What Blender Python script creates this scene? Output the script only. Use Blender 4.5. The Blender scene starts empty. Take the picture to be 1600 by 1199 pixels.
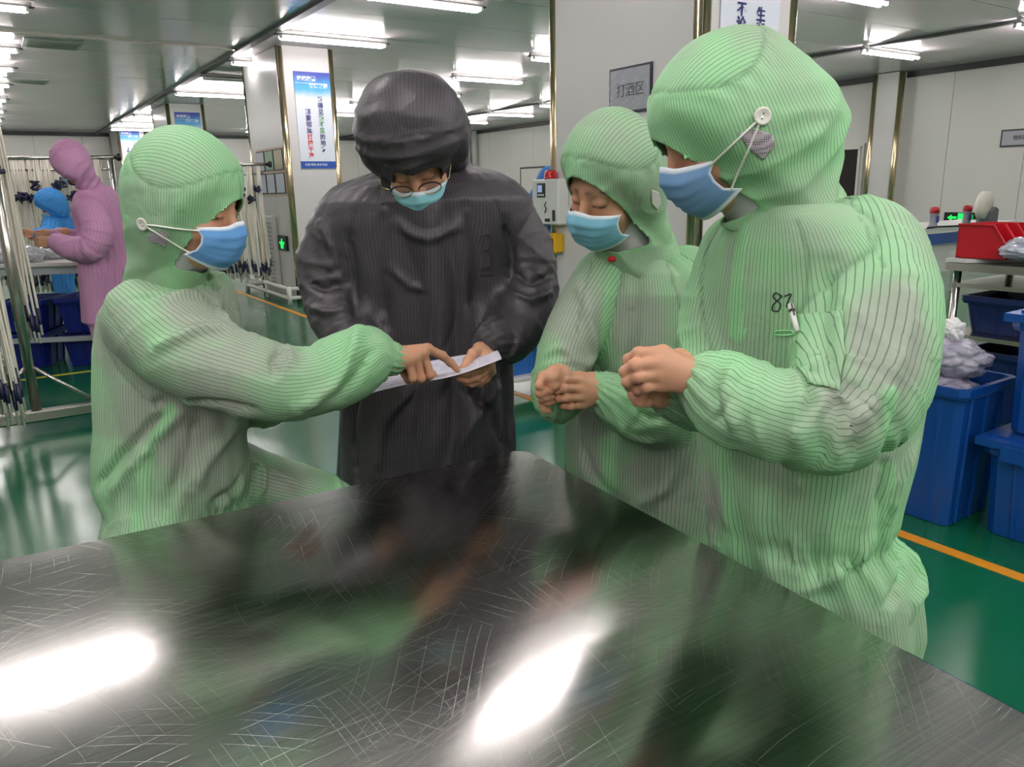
import bpy, bmesh, math, random
import numpy as np
from mathutils import Vector, Matrix
from mathutils.bvhtree import BVHTree
random.seed(7); rng = np.random.default_rng(7)
SC = bpy.context.scene; COL = SC.collection
# ------------------------------------------------------------------ camera
FPX = 1200.0; TH = math.radians(14.3); RO = math.radians(1.2); HC = 1.42
CF = np.array([0, math.cos(TH), -math.sin(TH)])
_R0 = np.array([1., 0, 0]); _U0 = np.array([0, math.sin(TH), math.cos(TH)])
CR = _R0*math.cos(RO) - _U0*math.sin(RO); CU = _U0*math.cos(RO) + _R0*math.sin(RO)
CC = np.array([0, 0, HC])
cam = bpy.data.objects.new('camera', bpy.data.cameras.new('camera')); COL.objects.link(cam)
cam.data.sensor_fit = 'HORIZONTAL'; cam.data.sensor_width = 36.0; cam.data.lens = FPX/1600*36
cam.matrix_world = Matrix([[CR[0], CU[0], -CF[0], 0], [CR[1], CU[1], -CF[1], 0], [CR[2], CU[2], -CF[2], HC], [0, 0, 0, 1]])
cam.data.clip_start = 0.02; cam.data.clip_end = 200
SC.camera = cam
def aty(x, y, Y):
    d = CF + CR*(x-800)/FPX + CU*(599.5-y)/FPX
    return CC + d*(Y/d[1])
def atz(x, y, z):
    d = CF + CR*(x-800)/FPX + CU*(599.5-y)/FPX
    return CC + d*((z-HC)/d[2])
def proj(P):
    v = np.asarray(P, float) - CC; k = v@CF
    return 800+FPX*(v@CR)/k, 599.5-FPX*(v@CU)/k, k
# ------------------------------------------------------------------ world, exposure
W = bpy.data.worlds.new('world'); SC.world = W; W.use_nodes = True
W.node_tree.nodes['Background'].inputs[0].default_value = (0.9, 0.95, 1.0, 1); W.node_tree.nodes['Background'].inputs[1].default_value = 0.3
SC.view_settings.view_transform = 'Standard'; SC.view_settings.look = 'None'
SC.view_settings.gamma = 1.0; SC.view_settings.use_curve_mapping = False
SC.view_settings.exposure = 0.0
LAMP_STRENGTH = 66.0
SC.cycles.use_denoising = True
SC.cycles.max_bounces = 8; SC.cycles.diffuse_bounces = 4; SC.cycles.glossy_bounces = 4; SC.cycles.transmission_bounces = 6; SC.cycles.transparent_max_bounces = 12
SC.cycles.sample_clamp_indirect = 6.0; SC.cycles.caustics_reflective = False; SC.cycles.caustics_refractive = False
# ------------------------------------------------------------------ room frame (v along the lamps, u away from us)
RA = math.radians(33.5); ZC = 3.2
VV = np.array([math.cos(RA), math.sin(RA), 0]); UU = np.array([-math.sin(RA), math.cos(RA), 0])
def rm(v, u, z=0.0): return VV*v + UU*u + np.array([0, 0, z])
# ------------------------------------------------------------------ materials
def lin(c):
    return tuple((x/255/12.92 if x/255 <= .04045 else ((x/255+.055)/1.055)**2.4) for x in c)
MATS = {}
def mat(name, rgb, rough=.5, metal=0., spec=.5, emit=None, estr=0., alpha=1., trans=0., coat=0., noise=0., nscale=8., bump=0., bscale=200.):
    if name in MATS: return MATS[name]
    m = bpy.data.materials.new(name); m.use_nodes = True; nt = m.node_tree; b = nt.nodes['Principled BSDF']
    c = lin(rgb)
    b.inputs['Base Color'].default_value = (*c, 1); b.inputs['Roughness'].default_value = rough; b.inputs['Metallic'].default_value = metal
    b.inputs['Specular IOR Level'].default_value = spec; b.inputs['Alpha'].default_value = alpha
    b.inputs['Transmission Weight'].default_value = trans; b.inputs['Coat Weight'].default_value = coat; b.inputs['Coat Roughness'].default_value = .1
    if emit: b.inputs['Emission Color'].default_value = (*lin(emit), 1); b.inputs['Emission Strength'].default_value = estr
    if noise or bump:
        tc = nt.nodes.new('ShaderNodeTexCoord')
    if noise:
        n = nt.nodes.new('ShaderNodeTexNoise'); n.inputs['Scale'].default_value = nscale; n.inputs['Detail'].default_value = 4
        nt.links.new(tc.outputs['Object'], n.inputs['Vector'])
        mx = nt.nodes.new('ShaderNodeMix'); mx.data_type = 'RGBA'
        mx.inputs['A'].default_value = (*[x*(1-noise) for x in c], 1); mx.inputs['B'].default_value = (*[min(1, x*(1+noise)) for x in c], 1)
        nt.links.new(n.outputs['Fac'], mx.inputs['Factor']); nt.links.new(mx.outputs['Result'], b.inputs['Base Color'])
    if bump:
        n2 = nt.nodes.new('ShaderNodeTexNoise'); n2.inputs['Scale'].default_value = bscale; n2.inputs['Detail'].default_value = 3
        nt.links.new(tc.outputs['Object'], n2.inputs['Vector'])
        bp = nt.nodes.new('ShaderNodeBump'); bp.inputs['Strength'].default_value = bump; bp.inputs['Distance'].default_value = .002
        nt.links.new(n2.outputs['Fac'], bp.inputs['Height']); nt.links.new(bp.outputs['Normal'], b.inputs['Normal'])
    MATS[name] = m; return m
class NT:                                              # tiny node-graph helper
    def __init__(s, m): s.t = m.node_tree; s.b = s.t.nodes['Principled BSDF']
    def n(s, k, **kw):
        x = s.t.nodes.new(k)
        for a, v in kw.items(): setattr(x, a, v)
        return x
    def l(s, a, b): s.t.links.new(a, b)
    def math(s, op, a, b=None, clamp=False):
        x = s.n('ShaderNodeMath', operation=op, use_clamp=clamp)
        for i, v in enumerate((a, b)):
            if v is None: continue
            if isinstance(v, (int, float)): x.inputs[i].default_value = v
            else: s.l(v, x.inputs[i])
        return x.outputs[0]
    def ss(s, v, a, b, lo=0., hi=1.):
        x = s.n('ShaderNodeMapRange', interpolation_type='SMOOTHSTEP'); s.l(v, x.inputs[0])
        for i, q in enumerate((a, b, lo, hi)): x.inputs[i+1].default_value = q
        return x.outputs[0]
    def mix(s, f, a, b, blend='MIX'):
        x = s.n('ShaderNodeMix', data_type='RGBA', blend_type=blend)
        for nm, v in (('Factor', f), ('A', a), ('B', b)):
            if isinstance(v, (int, float)): x.inputs[nm].default_value = v
            elif isinstance(v, tuple): x.inputs[nm].default_value = (*v[:3], 1)
            else: s.l(v, x.inputs[nm])
        return x.outputs['Result']
    def attr(s, name): return s.n('ShaderNodeAttribute', attribute_name=name)
# ------------------------------------------------------------------ objects
ORG = {}
def tag(o, label=None, cat=None, group=None, kind=None):
    if label: o['label'] = label
    if cat: o['category'] = cat
    if group: o['group'] = group
    if kind: o['kind'] = kind
    return o
def thing(name, loc, label=None, cat=None, group=None, kind=None):
    o = bpy.data.objects.new(name, None); COL.objects.link(o); o.location = tuple(loc); o.empty_display_size = .05
    ORG[o.name] = np.array(loc, float)
    return tag(o, label, cat, group, kind)
def place(o, parent, loc=None):
    if parent is not None: o.parent = parent; ORG[o.name] = ORG[parent.name]
    else:
        o.location = tuple(loc); ORG[o.name] = np.array(loc, float)
    return o
class MB:
    def __init__(s): s.v = []; s.f = []; s.n = 0; s.uv = {}
    def add(s, vs, fs):
        vs = np.asarray(vs, float).reshape(-1, 3); s.v.append(vs)
        for f in fs: s.f.append(tuple(i+s.n for i in f))
        s.n += len(vs); return s
    def box(s, c, size, rz=RA, bevel=0.):
        """box centred at c; rz turns its x axis"""
        x, y, z = [q/2 for q in size]; b = min(bevel, x*.9, y*.9, z*.9)
        ca, sa = math.cos(rz), math.sin(rz)
        if b <= 0:
            P = [(-x,-y,-z),(x,-y,-z),(x,y,-z),(-x,y,-z),(-x,-y,z),(x,-y,z),(x,y,z),(-x,y,z)]
            Fc = [(0,3,2,1),(4,5,6,7),(0,1,5,4),(1,2,6,5),(2,3,7,6),(3,0,4,7)]
        else:
            P = []
            for (zz, o) in ((-z, b), (-z+b, 0), (z-b, 0), (z, b)):
                xx, yy = x-o, y-o; e = b if o == 0 else b*.4
                P += [(-xx+e,-yy,zz),(xx-e,-yy,zz),(xx,-yy+e,zz),(xx,yy-e,zz),(xx-e,yy,zz),(-xx+e,yy,zz),(-xx,yy-e,zz),(-xx,-yy+e,zz)]
            Fc = [tuple(range(7,-1,-1)), tuple(range(24,32))]
            for k in range(3):
                for i in range(8): Fc.append((k*8+i, k*8+(i+1)%8, k*8+8+(i+1)%8, k*8+8+i))
        P = np.array(P); Q = np.stack([P[:,0]*ca-P[:,1]*sa, P[:,0]*sa+P[:,1]*ca, P[:,2]], 1)+np.asarray(c, float)
        return s.add(Q, Fc)
    def tube(s, path, r, n=8, caps=True, flat=None):
        path = np.asarray(path, float); m = len(path); r = np.broadcast_to(np.asarray(r, float), (m,))
        T = np.gradient(path, axis=0) if m > 1 else np.array([[0,0,1.]]); T /= np.linalg.norm(T, axis=1, keepdims=True)+1e-12
        a = np.array([0,0,1.]) if abs(T[0][2]) < .9 else np.array([1.,0,0])
        V = []
        for i in range(m):
            a = a - T[i]*(a@T[i]); a /= np.linalg.norm(a)+1e-12; b = np.cross(T[i], a)
            for k in range(n):
                t = 2*math.pi*k/n; V.append(path[i]+r[i]*(a*math.cos(t)+b*math.sin(t)*(flat or 1)))
        Fc = [(i*n+k, i*n+(k+1)%n, (i+1)*n+(k+1)%n, (i+1)*n+k) for i in range(m-1) for k in range(n)]
        if caps: Fc += [tuple(range(n-1,-1,-1)), tuple((m-1)*n+k for k in range(n))]
        return s.add(V, Fc)
    def cyl(s, p, q, r, r2=None, n=12): return s.tube([p, q], [r, r if r2 is None else r2], n)
    def lathe(s, c, prof, n=20, axis=(0,0,1)):
        """prof: list of (radius, height) along axis"""
        ax = np.array(axis, float); ax /= np.linalg.norm(ax); a = np.cross(ax, [1,0,0] if abs(ax[0]) < .9 else [0,1,0]); a /= np.linalg.norm(a); b = np.cross(ax, a)
        V = [np.asarray(c)+ax*h+r*(a*math.cos(2*math.pi*k/n)+b*math.sin(2*math.pi*k/n)) for r, h in prof for k in range(n)]
        m = len(prof); Fc = [(i*n+k, i*n+(k+1)%n, (i+1)*n+(k+1)%n, (i+1)*n+k) for i in range(m-1) for k in range(n)]
        Fc += [tuple(range(n-1,-1,-1)), tuple((m-1)*n+k for k in range(n))]
        return s.add(V, Fc)
    def prism(s, poly, d):
        """polygon (3D points) extruded by vector d"""
        P = np.asarray(poly, float); n = len(P)
        return s.add(np.vstack([P, P+np.asarray(d)]), [tuple(range(n-1,-1,-1)), tuple(range(n, 2*n))]+[(i, (i+1)%n, n+(i+1)%n, n+i) for i in range(n)])
    def grid(s, G, closeu=False):
        G = np.asarray(G, float); a, b = G.shape[:2]
        Fc = [(i*b+j, i*b+(j+1)%b, ((i+1)%a)*b+(j+1)%b, ((i+1)%a)*b+j) for i in range(a-(0 if closeu else 1)) for j in range(b-1)]
        return s.add(G.reshape(-1, 3), Fc)
    def build(s, name, m, parent=None, loc=None, smooth=False, fixn=True, **tags):
        V = np.vstack(s.v)
        org = ORG[parent.name] if parent is not None else (np.array(loc, float) if loc is not None else np.array([V[:,0].mean(), V[:,1].mean(), V[:,2].min()]))
        me = bpy.data.meshes.new(name); me.from_pydata((V-org).tolist(), [], s.f); me.materials.append(m)
        if fixn:
            bm = bmesh.new(); bm.from_mesh(me); bmesh.ops.recalc_face_normals(bm, faces=bm.faces); bm.to_mesh(me); bm.free()
        if smooth: me.shade_smooth()
        o = bpy.data.objects.new(name, me); COL.objects.link(o); place(o, parent, org)
        return tag(o, **tags)
def solidify(o, t, off=-1.):
    md = o.modifiers.new('thickness', 'SOLIDIFY'); md.thickness = t; md.offset = off; return o
def kids(o): return list(o.children)
def copy_tree(o, d, label=None, parent=None):
    c = o.copy(); COL.objects.link(c)
    if parent is None: c.location = Vector(o.location)+Vector(tuple(d))
    else: c.parent = parent
    ORG[c.name] = ORG[o.name]+np.asarray(d)
    if label: c['label'] = label
    for ch in kids(o): copy_tree(ch, d, None, c)
    return c
def text(body, size, origin, xdir, ydir, m, parent, name='lettering', align='LEFT', space=1.0, lift=.002, bold=0.):
    cu = bpy.data.curves.new(name, 'FONT'); cu.body = body; cu.size = size; cu.align_x = align; cu.space_line = space; cu.extrude = .0006; cu.offset = bold
    cu.materials.append(m); o = bpy.data.objects.new(name, cu); COL.objects.link(o)
    x = np.asarray(xdir, float); y = np.asarray(ydir, float); z = np.cross(x, y); x = x/np.linalg.norm(x); y = y/np.linalg.norm(y); z /= np.linalg.norm(z)
    place(o, parent, (0,0,0)); p = np.asarray(origin, float)+z*lift-ORG[parent.name]
    o.matrix_local = Matrix([[x[0],y[0],z[0],p[0]],[x[1],y[1],z[1],p[1]],[x[2],y[2],z[2],p[2]],[0,0,0,1]])
    return o
def texts_to_meshes():
    SC.view_layers[0].update(); dg = bpy.context.evaluated_depsgraph_get()
    for o in [o for o in bpy.data.objects if o.type == 'FONT']:
        me = bpy.data.meshes.new_from_object(o.evaluated_get(dg)); n = o.name; par = o.parent; mw = o.matrix_local.copy(); o.name = 'old'
        k = bpy.data.objects.new(n, me); COL.objects.link(k); k.parent = par; k.matrix_local = mw
        bpy.data.objects.remove(o)
Z3 = np.array([0,0,1.])
# ================================================================== materials of the place
M_wall = mat('wall panel white', (220,217,212), .38, noise=.03, nscale=1.5)
M_seam = mat('joint sealant', (120,120,116), .6)
M_col = mat('column cladding white', (214,211,210), .35, noise=.03, nscale=2)
M_dark = mat('dark trim', (52,54,54), .45)
M_steel = mat('stainless steel', (190,186,178), .22, 1., noise=.06, nscale=30)
M_warm = mat('polished corner trim', (205,186,150), .2, 1.)
M_plast_w = mat('white plastic', (225,225,222), .4)
M_black = mat('black plastic', (22,22,24), .4)
M_tube = mat('lit fluorescent tube', (255,255,250), .4, emit=(255,247,246), estr=LAMP_STRENGTH)
M_tubeoff = mat('unlit fluorescent tube', (200,200,195), .3)
M_lampbar = mat('lamp housing', (170,172,168), .4)
M_blue = mat('blue plastic', (10,72,150), .35, coat=.2)
M_bluedark = mat('dark blue plastic', (10,30,120), .4)
M_red = mat('red plastic', (190,16,32), .35)
M_paper = mat('paper white', (232,230,240), .6)
M_yel = mat('yellow plastic', (215,170,20), .4)
M_print_blue = mat('dark blue print', (38,38,110), .6)
M_print_green = mat('green print', (30,140,70), .6)
M_print_red = mat('red print', (215,40,50), .6)
M_print_white = mat('white print', (240,245,252), .6)
M_ink = mat('black ink', (28,28,34), .6)
M_grn_sign = mat('lit green pictogram', (20,230,90), .5, emit=(20,235,90), estr=1.2)
M_film = mat('clear plastic film', (235,238,245), .12, trans=0., alpha=.45, spec=.8)
M_milk = mat('milky plastic tubing', (228,222,208), .3, spec=.6)
M_navy = mat('navy plastic tips', (30,32,62), .4)

# glossy painted ceiling board
M_ceil = mat('ceiling board', (240,226,234), .15, 0., .7, noise=.03, nscale=1.0)
# green epoxy floor
M_floor = mat('green epoxy floor', (14,104,66), .16, 0., .55)
g = NT(M_floor); tc = g.n('ShaderNodeTexCoord'); nz = g.n('ShaderNodeTexNoise'); nz.inputs['Scale'].default_value = 1.1; nz.inputs['Detail'].default_value = 6; g.l(tc.outputs['Object'], nz.inputs['Vector'])
g.l(g.mix(nz.outputs['Fac'], lin((8,80,48)), lin((16,104,68))), g.b.inputs['Base Color']); g.l(g.ss(nz.outputs['Fac'], .15, .85, .12, .24), g.b.inputs['Roughness'])

# ================================================================== room shell
V0, V1, U0_, U1 = -7.0, 13.4, -6.0, 26.0
fl = MB().box(rm((V0+V1)/2, (U0_+U1)/2, -.05), (V1-V0+.4, U1-U0_+.4, .1)).build('floor', M_floor, loc=(0,0,0), kind='structure')
ce = MB().box(rm((V0+V1)/2, (U0_+U1)/2, ZC+.10), (V1-V0+.4, U1-U0_+.4, .1)).build('ceiling', M_dark, loc=(0,0,ZC), kind='structure')
strips = [(V0, 2.96), (3.04, 10.3), (10.38, V1)]
u = U0_
while u < U1-.2:
    for (a, b) in strips:
        MB().box(rm((a+b)/2, u+.585, ZC+.025+random.uniform(-.0015,.0015)), (b-a, 1.158, .05)).build('ceiling_panel', M_ceil, ce)
    u += 1.17
for v in (3.0, 10.34): MB().box(rm(v, (U0_+U1)/2, ZC-.01), (.1, U1-U0_, .05)).build('ceiling_trim', M_dark, ce)
for uu in (10.63,): MB().box(rm(-2, uu, ZC-.008), (10, .07, .03)).build('ceiling_trim', M_steel, ce)
def wall(name, a, b, n, skirt=True):
    """a, b: (v,u) ends on the floor; n: outward (v,u)"""
    a = np.array(a, float); b = np.array(b, float); n = np.array(n, float); L = np.linalg.norm(b-a); d = (b-a)/L; k = max(1, round(L/1.18)); w = L/k
    rz = RA+math.atan2(d[1], d[0])
    c = (a+b)/2+n*.10
    o = MB().box(rm(c[0], c[1], ZC/2), (L+.2, .1, ZC), rz).build(name, M_seam, loc=rm(c[0], c[1], 0), kind='structure')
    for i in range(k):
        q = a+d*w*(i+.5)+n*.025
        MB().box(rm(q[0], q[1], ZC/2), (w-.008, .05+.002*(i%2), ZC-.002), rz).build('wall_panel', M_wall, o)
    q = (a+b)/2-n*.01
    MB().box(rm(q[0], q[1], ZC-.05), (L, .03, .1), rz).build('cornice', M_dark, o)
    return o
w_back = wall('wall_back', (V0, U1), (V1, U1), (0, 1))
w_right = wall('wall_right', (V1, U0_), (V1, U1), (1, 0))
w_left = wall('wall_left', (V0, U0_), (V0, U1), (-1, 0))
w_front = wall('wall_front', (V0, U0_), (V1, U0_), (0, -1))
# pilaster on the right wall with two bright round corner posts
pu = 8.05
tr = MB().box(rm(V1-.11, pu, ZC/2), (.22, .42, ZC-.02)).build('trim_1', M_col, loc=rm(V1-.11, pu, 0), kind='structure')
for du in (-.235, .235): MB().cyl(rm(V1-.2, pu+du, 0), rm(V1-.2, pu+du, ZC-.02), .05, n=16).build('corner_post', M_warm, tr, smooth=True)
# ------------------------------------------------------------------ painted lines on the floor
M_lineo = mat('orange line paint', (226,150,30), .4); M_liney = mat('yellow line paint', (205,205,50), .4)
MB().box(rm(2.94, 6.5, .001), (.06, 20, .003)).build('trim_2', M_lineo, kind='structure', label='orange line painted along the floor past the columns')
MB().box(rm(-2.5, 7.2, .001), (7, .05, .003)).build('trim_3', M_liney, kind='structure', label='yellow line painted on the floor behind the rack')
# ------------------------------------------------------------------ columns
def poster_gradient(name, top, bot):
    m = mat(name, top, .45); q = NT(m); tcc = q.n('ShaderNodeTexCoord'); sp = q.n('ShaderNodeSeparateXYZ'); q.l(tcc.outputs['Generated'], sp.inputs[0])
    wv = q.n('ShaderNodeTexNoise'); wv.inputs['Scale'].default_value = 1.6; q.l(tcc.outputs['Generated'], wv.inputs['Vector'])
    zz = q.math('ADD', sp.outputs['Z'], q.math('MULTIPLY', q.math('SUBTRACT', wv.outputs['Fac'], .5), .25))
    c1 = q.mix(q.ss(zz, .0, .45), lin((238,242,250)), lin((70,170,232))); q.l(q.mix(q.ss(zz, .4, .95), c1, lin(top)), q.b.inputs['Base Color']); return m
M_head = poster_gradient('printed blue poster header', (32,58,165), 0)
NCOL = 4
def column(v0, u0, w=.72, L=1.5, label=None):
    global NCOL; NCOL += 1
    c = thing('trim_%d' % NCOL, rm(v0+w/2, u0+L/2, 0), kind='structure')
    MB().box(rm(v0+w/2, u0+L/2, ZC/2), (w, L, ZC-.01)).build('cladding', M_col, c)
    for (a, b) in ((v0+.032, u0+.032), (v0+w-.032, u0+.032), (v0+.032, u0+L-.032), (v0+w-.032, u0+L-.032)):
        MB().cyl(rm(a, b, 0), rm(a, b, ZC-.012), .045, n=20).build('corner_post', M_warm, c, smooth=True)
    return c
def front(v, u0, z, d=.0): return rm(v, u0-d, z)
def poster(v, u0, zt, w, h, label, big=False):
    f0 = front(v, u0, zt-h/2, .006)
    p = MB().box(f0, (w, .008, h)).build('poster', mat('poster white', (226,232,244), .4), loc=f0-[0,0,h/2], label=label, cat='poster', group='slogan posters on the columns')
    MB().box(front(v, u0, zt-h*.15, .0125), (w*.998, .003, h*.30)).build('poster_header', M_head, p)
    MB().box(front(v, u0, zt-h*.96, .0125), (w*.998, .003, h*.075)).build('poster_footer', mat('printed blue band', (32,80,170), .45), p)
    s = w*.13; x0 = v-w/2
    text('持续改善', s, front(x0+w*.08, u0, zt-h*.088, .0135), VV, Z3, M_print_white, p, bold=.002)
    text('快速发展', s, front(x0+w*.40, u0, zt-h*.158, .0135), VV, Z3, M_print_white, p, bold=.002)
    MB().box(front(x0+w*.48, u0, zt-h*.115, .0145), (w*.9, .002, h*.004)).build('rule', M_print_white, p)
    text('改善·精简·高效·精益', w*.072, front(x0+w*.12, u0, zt-h*.968, .0135), VV, Z3, M_print_white, p)
    def vert(chars, col, x, z, sz, st):
        for i, ch in enumerate(chars): text(ch, sz, front(x0+w*x, u0, zt-h*(z+st*i), .0125), VV, Z3, col[i] if isinstance(col, list) else col, p, name='character', bold=.0015)
    B, G, R_ = M_print_blue, M_print_green, M_print_red
    if big:
        vert('生产多少', B, .58, .555, w*.16, .058); vert('不论产量', B, .25, .545, w*.16, .058)
    else:
        vert('看得见看不见的地方', [B,B,B,G,G,G,B,B,B], .60, .30, w*.155, .0645); vert('都要彻底打扫干净', [B,B,B,B,R_,R_,R_,R_], .24, .43, w*.155, .0645)
    return p
column_near = column(3.14, 2.94, .74, 1.29)
column_mid = column(3.3, 10.1, .72, 1.6)
column_far = column(3.3, 17.25, .72, 1.6)
column_last = column(3.3, 24.2, .72, 1.6)
poster(3.715, 10.1, 2.9, .475, 1.185, 'slogan poster on the column left of the dark suited person')
poster(3.68, 17.25, 3.03, .49, 1.2, 'slogan poster on the second column, above the pointing worker in green')
poster(3.6, 24.2, 3.16, .49, 1.2, 'slogan poster on the most distant column, above the pink hood')
poster(3.49, 2.94, 2.92, .46, 1.2, 'large slogan poster behind the hood of the tallest green worker', big=True)
# ------------------------------------------------------------------ fluorescent battens
def lamp0():
    t = thing('ceiling_lamp', rm(0, 0, 3.0), 'twin tube fluorescent batten under the ceiling', 'lamp', 'fluorescent ceiling lamps')
    MB().box(rm(0, 0, 3.165), (1.36, .05, .05), bevel=.008).build('housing', M_lampbar, t)
    MB().box(rm(0, 0, 3.137), (1.40, .07, .012), bevel=.004).build('reflector', M_dark, t)
    for s in (-.042, .042):
        MB().cyl(rm(-.62, s, 3.105), rm(.62, s, 3.105), .014, n=8).build('tube', M_tube, t, smooth=True)
        for e in (-.635, .635): MB().box(rm(e, s, 3.112), (.03, .035, .04), bevel=.006).build('end_socket', M_plast_w, t)
    for e in (-.5, .5): MB().cyl(rm(e, 0, 3.185), rm(e, 0, 3.2), .012).build('hanger', M_steel, t)
    return t
ORD = ['first', 'second', 'third', 'fourth', 'fifth', 'sixth', 'seventh', 'eighth', 'ninth', 'tenth', 'eleventh', 'twelfth', 'thirteenth', 'fourteenth', 'fifteenth', 'sixteenth']
L0 = lamp0(); first = True
rows = [('row left of the columns', -.03, [8.95, 11.4, 13.05, 14.9, 17.1, 19.3, 21.4, 23.4], 0),
        ('row in line with the columns', 3.68, [6.96, 9.17, 11.2, 12.8, 14.95, 19.5, 21.4, 23.3], 0),
        ('row right of the dark hood', 7.1, [4.85, 7.0, 9.1, 11.23, 13.3, 15.4, 17.5, 19.6, 21.5, 23.1], 0),
        ('row beside the right wall', 10.85, [4.7, 6.62, 8.9, 11.6, 14.1, 16.2, 18.3, 20.4, 22.5], 0),
        ('row far left', -3.8, [5, 9.2, 13.4], 0),
        ('hall and added fill lamps out of frame', 0, [(.0, 5.2), (2.25, 3.3), (0, 3.0), (.0, .9), (3.68, .9), (0, -1.3), (3.68, -1.3), (0, -3.5), (3.68, -3.5), (7.1, 2.7), (7.1, .6), (7.1, -1.6), (-3.8, 2.9), (-3.8, .7), (-3.8, -1.6), (10.85, 2.6), (1.8, -.6), (1.8, -2.7), (-2.0, -.6), (5.4, -.6), (-2.0, -2.7), (5.4, -2.7), (-2.0, 1.6)], 1)]  # off-grid lamps at the end are added to brighten the people's fronts
for nm, v, us, free in rows:
    for i, u in enumerate(us):
        vv, uu = (u if free else (v, u))
        lab = 'lit fluorescent batten, %s from the camera in the %s' % (ORD[min(i, 15)], nm)
        if free: lab = 'unseen fluorescent batten out of the frame, %s of the hall and added fill lamps' % (ORD+['seventeenth', 'eighteenth', 'nineteenth', 'twentieth', 'twenty-first', 'twenty-second', 'twenty-third', 'twenty-fourth'])[i]
        o = L0 if first else copy_tree(L0, rm(vv, uu)-rm(-.03, 8.95))
        if first: o.location = tuple(rm(vv, uu, 3.0))
        first = False
        o['label'] = lab
        if free and i in (0, 1):
            k_ = [c for c in kids(o) if c.name.startswith('tube')][0]; k_.data = k_.data.copy(); k_.data.materials.clear(); k_.data.materials.append(M_tubeoff)
        if nm.startswith('row in line') and i == 3:
            o['label'] = 'unlit fluorescent batten with a dark tube, left of the first column'
            for c in kids(o):
                if c.name.startswith('tube'): c.data = c.data.copy(); c.data.materials.clear(); c.data.materials.append(M_tubeoff)
# ------------------------------------------------------------------ ceiling grilles
for (px, py, lab) in ((82, 68, 'square slotted ceiling air grille near the left frame edge'), (40, 126, 'slotted ceiling air grille further back at far left')):
    p = atz(px, py, ZC); t = thing('air_grille', (p[0], p[1], ZC-.02), lab, 'grille', 'ceiling air grilles')
    MB().box((p[0], p[1], ZC-.004), (.62, .62, .02), bevel=.004).build('frame', M_wall, t)
    for i in range(9): MB().box((p[0]-VV[0]*0+UU[0]*(-.24+.06*i), p[1]+UU[1]*(-.24+.06*i), ZC-.018), (.52, .03, .012)).build('slat', M_lampbar, t)
# ------------------------------------------------------------------ column fittings
def onleft(v, u, z, d=0.): return rm(v-d, u, z)
# notices on the middle column
xs = [11.34, 10.97, 10.6]
nb = thing('notice_board', onleft(3.3, 10.8, 1.40), 'board of six small framed notices on the side of the column', 'board')
MB().box(onleft(3.3, 10.78, 1.69, .006), (.01, 1.2, .62)).build('backing', mat('peach board edge', (214,190,172), .6), nb)
for r in range(2):
    for c in range(3):
        q = onleft(3.3, 11.18-.40*c, 1.84-.30*r, .014)
        cl = [(205,205,214), (150,190,160), (196,190,160)][c] if r == 0 else (198,206,220)
        MB().box(q, (.012, .36, .27)).build('frame', M_dark, nb)
        MB().box(q-VV*.0075, (.004, .33, .24)).build('notice', mat('notice %d %d' % (r, c), cl, .5, noise=.15, nscale=25), nb)
# air grille cabinet on the middle column side
ac = thing('air_return_unit', onleft(3.3, 10.85, .1), 'tall louvred air return panel on the column beside the exit light', 'vent')
MB().box(onleft(3.3, 11.08, .62, .03), (.06, .66, .98), bevel=.01).build('casing', M_col, ac)
for i in range(15): MB().box(onleft(3.3, 11.08, .20+.058*i, .064), (.014, .50, .034)).build('louvre', M_lampbar, ac)
es = thing('exit_light', onleft(3.3, 10.5, .66), 'small green lit exit light on the column side', 'sign')
MB().box(onleft(3.3, 10.5, .76, .02), (.03, .36, .2), bevel=.006).build('casing', M_black, es)
MB().box(onleft(3.3, 10.5, .72, .037), (.004, .10, .07)).build('pictogram', M_grn_sign, es); MB().box(onleft(3.3, 10.5, .795, .037), (.004, .035, .04)).build('pictogram', M_grn_sign, es)
MB().box(onleft(3.3, 10.5, .76, .037), (.004, .2, .03)).build('pictogram', M_grn_sign, es)
# guard rail at the foot of the middle column
gr = thing('guard_rail', rm(3.6, 10.9, 0), 'white low guard rail around the foot of the column', 'rail')
gpts = [(3.12, 9.92), (4.2, 9.92), (4.2, 11.9), (3.12, 11.9)]
for z in (.08, .20):
    for i in range(4): MB().cyl(rm(*gpts[i], z), rm(*gpts[(i+1)%4], z), .025).build('bar', M_plast_w, gr, smooth=True)
for (v, u) in gpts+[(3.12, 10.9)]: MB().cyl(rm(v, u, 0), rm(v, u, .23), .03).build('post', M_plast_w, gr, smooth=True)
# framed zone sign on the near column, under crinkled clear film
sg = thing('zone_sign', onleft(3.14, 3.46, 1.84), 'black framed zone sign under crinkled clear film on the near column', 'sign')
q = onleft(3.14, 3.46, 1.945, .006)
MB().box(q, (.01, .35, .25)).build('frame', mat('navy frame', (30,30,52), .4), sg)
MB().box(q-VV*.006, (.004, .325, .225)).build('card', mat('sign card', (165,166,176), .5), sg)
text('打酒区', .078, onleft(3.14, 3.565, 1.915, .016), -UU, Z3, M_ink, sg)
G = []
for i in range(22):
    row = []
    for j in range(16):
        du, dz = -.16+.32*i/21, -.11+.22*j/15
        h = .006*math.sin(31*du+19*dz+2*math.sin(40*dz))*math.sin(27*dz-22*du)+.005*math.sin(70*du+11*math.sin(60*dz))
        row.append(q-VV*(.022+h)-UU*du+Z3*dz)
    G.append(row)
MB().grid(G).build('clear_film', mat('crinkled film', (235,238,245), .08, alpha=.18, spec=1., coat=1.), sg, smooth=True)
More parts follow.
